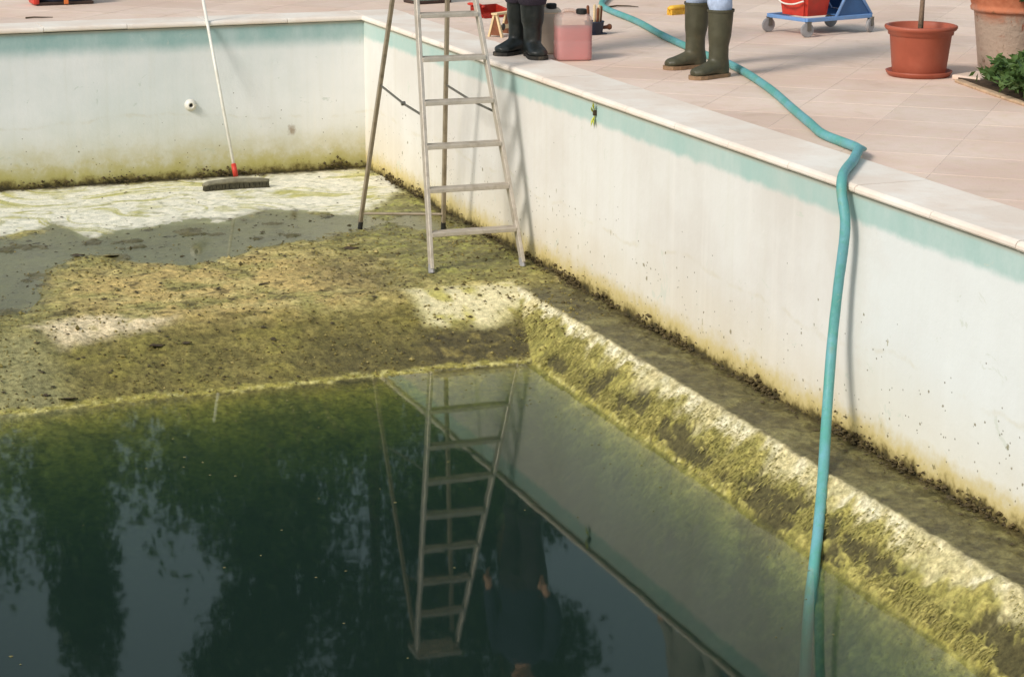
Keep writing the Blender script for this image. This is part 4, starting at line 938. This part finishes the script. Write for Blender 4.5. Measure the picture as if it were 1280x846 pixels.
tag(obj('floating_flecks', bm, plain('scum_fleck', (112, 106, 66), .8, .3, 30, .001)), 'small flecks of scum floating on the dark water', 'scum', kind='stuff')
g = G('hair_algae'); gi = g.n('NewGeometry').outputs['Random Per Island']
b_ = g.mix(gi, s2l((98, 94, 46)), s2l((172, 160, 94))); m_hairalg = g.done(g.bsdf(b_, .8, spec=.2))
bm = NB()                                            # felt of hair algae hanging down the steep side
for _ in range(17000):
    y = random.uniform(-9.3, BY-.25); t = random.uniform(.05, .98); x = LX-.235*t
    i = min(ny-1, int(np.searchsorted(ys, y))); j = min(nx-1, int(np.searchsorted(xs, x)))
    if scab[i, j] > .5 and random.random() < .9: continue
    if random.random() > .25+.9*t or noise.noise(Vector((x*6, y*2.2, 1))) < -.15: continue
    L = random.uniform(.008, .030)*(.6+.6*t); z = float(Z[i, j]); sw = random.uniform(-.6, .6); wd = random.uniform(.0012, .0030)
    p0 = Vector((x, y, z-.002)); p1 = p0+Vector((-.5*L, sw*L*.5, -.5*L*.75+.004)); p2 = p0+Vector((-.95*L, sw*L, -.95*L*.9+.004)); q = Vector((0, wd, 0))
    vs = [bm.verts.new(v_) for v_ in (p0-q, p0+q, p1+q*.8, p1-q*.8, p2)]
    bm.faces.new((vs[0], vs[1], vs[2], vs[3])); bm.faces.new((vs[3], vs[2], vs[4]))
tag(obj('hair_algae', bm, m_hairalg), 'felt of yellow hair algae hanging down the steep side', 'algae', kind='stuff')

# ------------------------------------------------------------------ trees beyond the deck (seen mirrored in the water)
def tree(loc, h, rad, trunk_h, label, mat, n=2600, narrow=False):
    e = empty('tree', loc); tag(e, label, 'tree', 'trees beyond the deck')
    bm = NB(); loft(bm, [((0, 0, -.1), .03*h**.8, .03*h**.8), ((.05, 0, trunk_h*.6), .022*h**.8, .022*h**.8), ((.0, .05, trunk_h), .018*h**.8, .018*h**.8), ((.1, 0, h*.8), .03, .03)], 10, fy)
    for k in range(6):
        a = k*1.05+random.random(); z0 = trunk_h*(.8+.1*k); q = rad*.7; tube(bm, [(0, 0, z0), (q*.5*math.cos(a), q*.5*math.sin(a), z0+h*.12), (q*math.cos(a), q*math.sin(a), z0+h*.2)], .012*h**.8, 6, Vector((1, 0, 0)))
    obj('trunk', bm, m_bark, e, True); bm = NB(); K = 4 if narrow else 18
    for k in range(K):
        if narrow: c = (random.uniform(-.15, .15)*rad, 0, trunk_h+(h-trunk_h)*(k+.5)/K); rd = (rad*(1.05-.7*k/K), rad*(1.05-.7*k/K), (h-trunk_h)/K*.8)
        else:
            a = random.uniform(0, 6.28); f = random.uniform(.1, .62); zc = trunk_h+(h-trunk_h)*(.10+.80*(k+random.uniform(.2, .8))/K); c = (rad*f*math.cos(a), rad*f*math.sin(a), zc); q = rad*random.uniform(.42, .6); rd = (q, q, q*.85)
        leaf_quads(bm, c, int(n*4.2)//K, rd, .17, .05)
    obj('crown', bm, mat, e); return e
tree((-.20, 14, 0), 8.2, .95, 1.0, 'slender dark cypress like tree standing apart beyond the far deck', m_tree2, 3200, True)
tree((-2.4, 14.5, 0), 7.6, 1.5, 1.6, 'small bushy tree beside the slender one', m_tree, 2600)
tree((2.7, 14, 0), 13.2, 1.75, 1.8, 'tall broad tree next to the slender one', m_tree2, 7000)
tree((4.6, 14.8, 0), 15, 2.5, 1.8, 'tallest broad tree in the row beyond the deck', m_tree, 6400)
tree((6.3, 13.6, 0), 13.4, 1.55, 1.6, 'dark tree standing before the tallest tree', m_tree2, 4600)
tree((8.3, 15, 0), 8.0, 1.6, 1.3, 'lower tree filling the gap in the row', m_tree, 2600)
tree((11.0, 13.5, 0), 13.0, 2.2, 1.8, 'big tree at the end of the row', m_tree2, 4000)
def hedge(x0, x1, y, h, label):
    e = empty('hedge', ((x0+x1)/2, y, 0)); tag(e, label, 'hedge'); bm = NB(); L = x1-x0
    for k in range(int(L/.9)):
        leaf_quads(bm, (-L/2+(k+.5)*.9, random.uniform(-.2, .2), h*.5), 2600, (1.0, .7, h*.55*random.uniform(.85, 1.1)), .17, .1)
    obj('foliage', bm, m_tree, e); bm = NB()
    bm.free()
    for k in range(int(L/1.8)): bm = NB(); tube(bm, [(-L/2+(k+.5)*1.8, 0, -.1), (-L/2+(k+.5)*1.8+.1, 0, h*.7)], .05, 6, fy); obj('stem', bm, m_bark, e)
hedge(-9, 14, 12.0, 5.6, 'long dense green hedge behind the far deck')
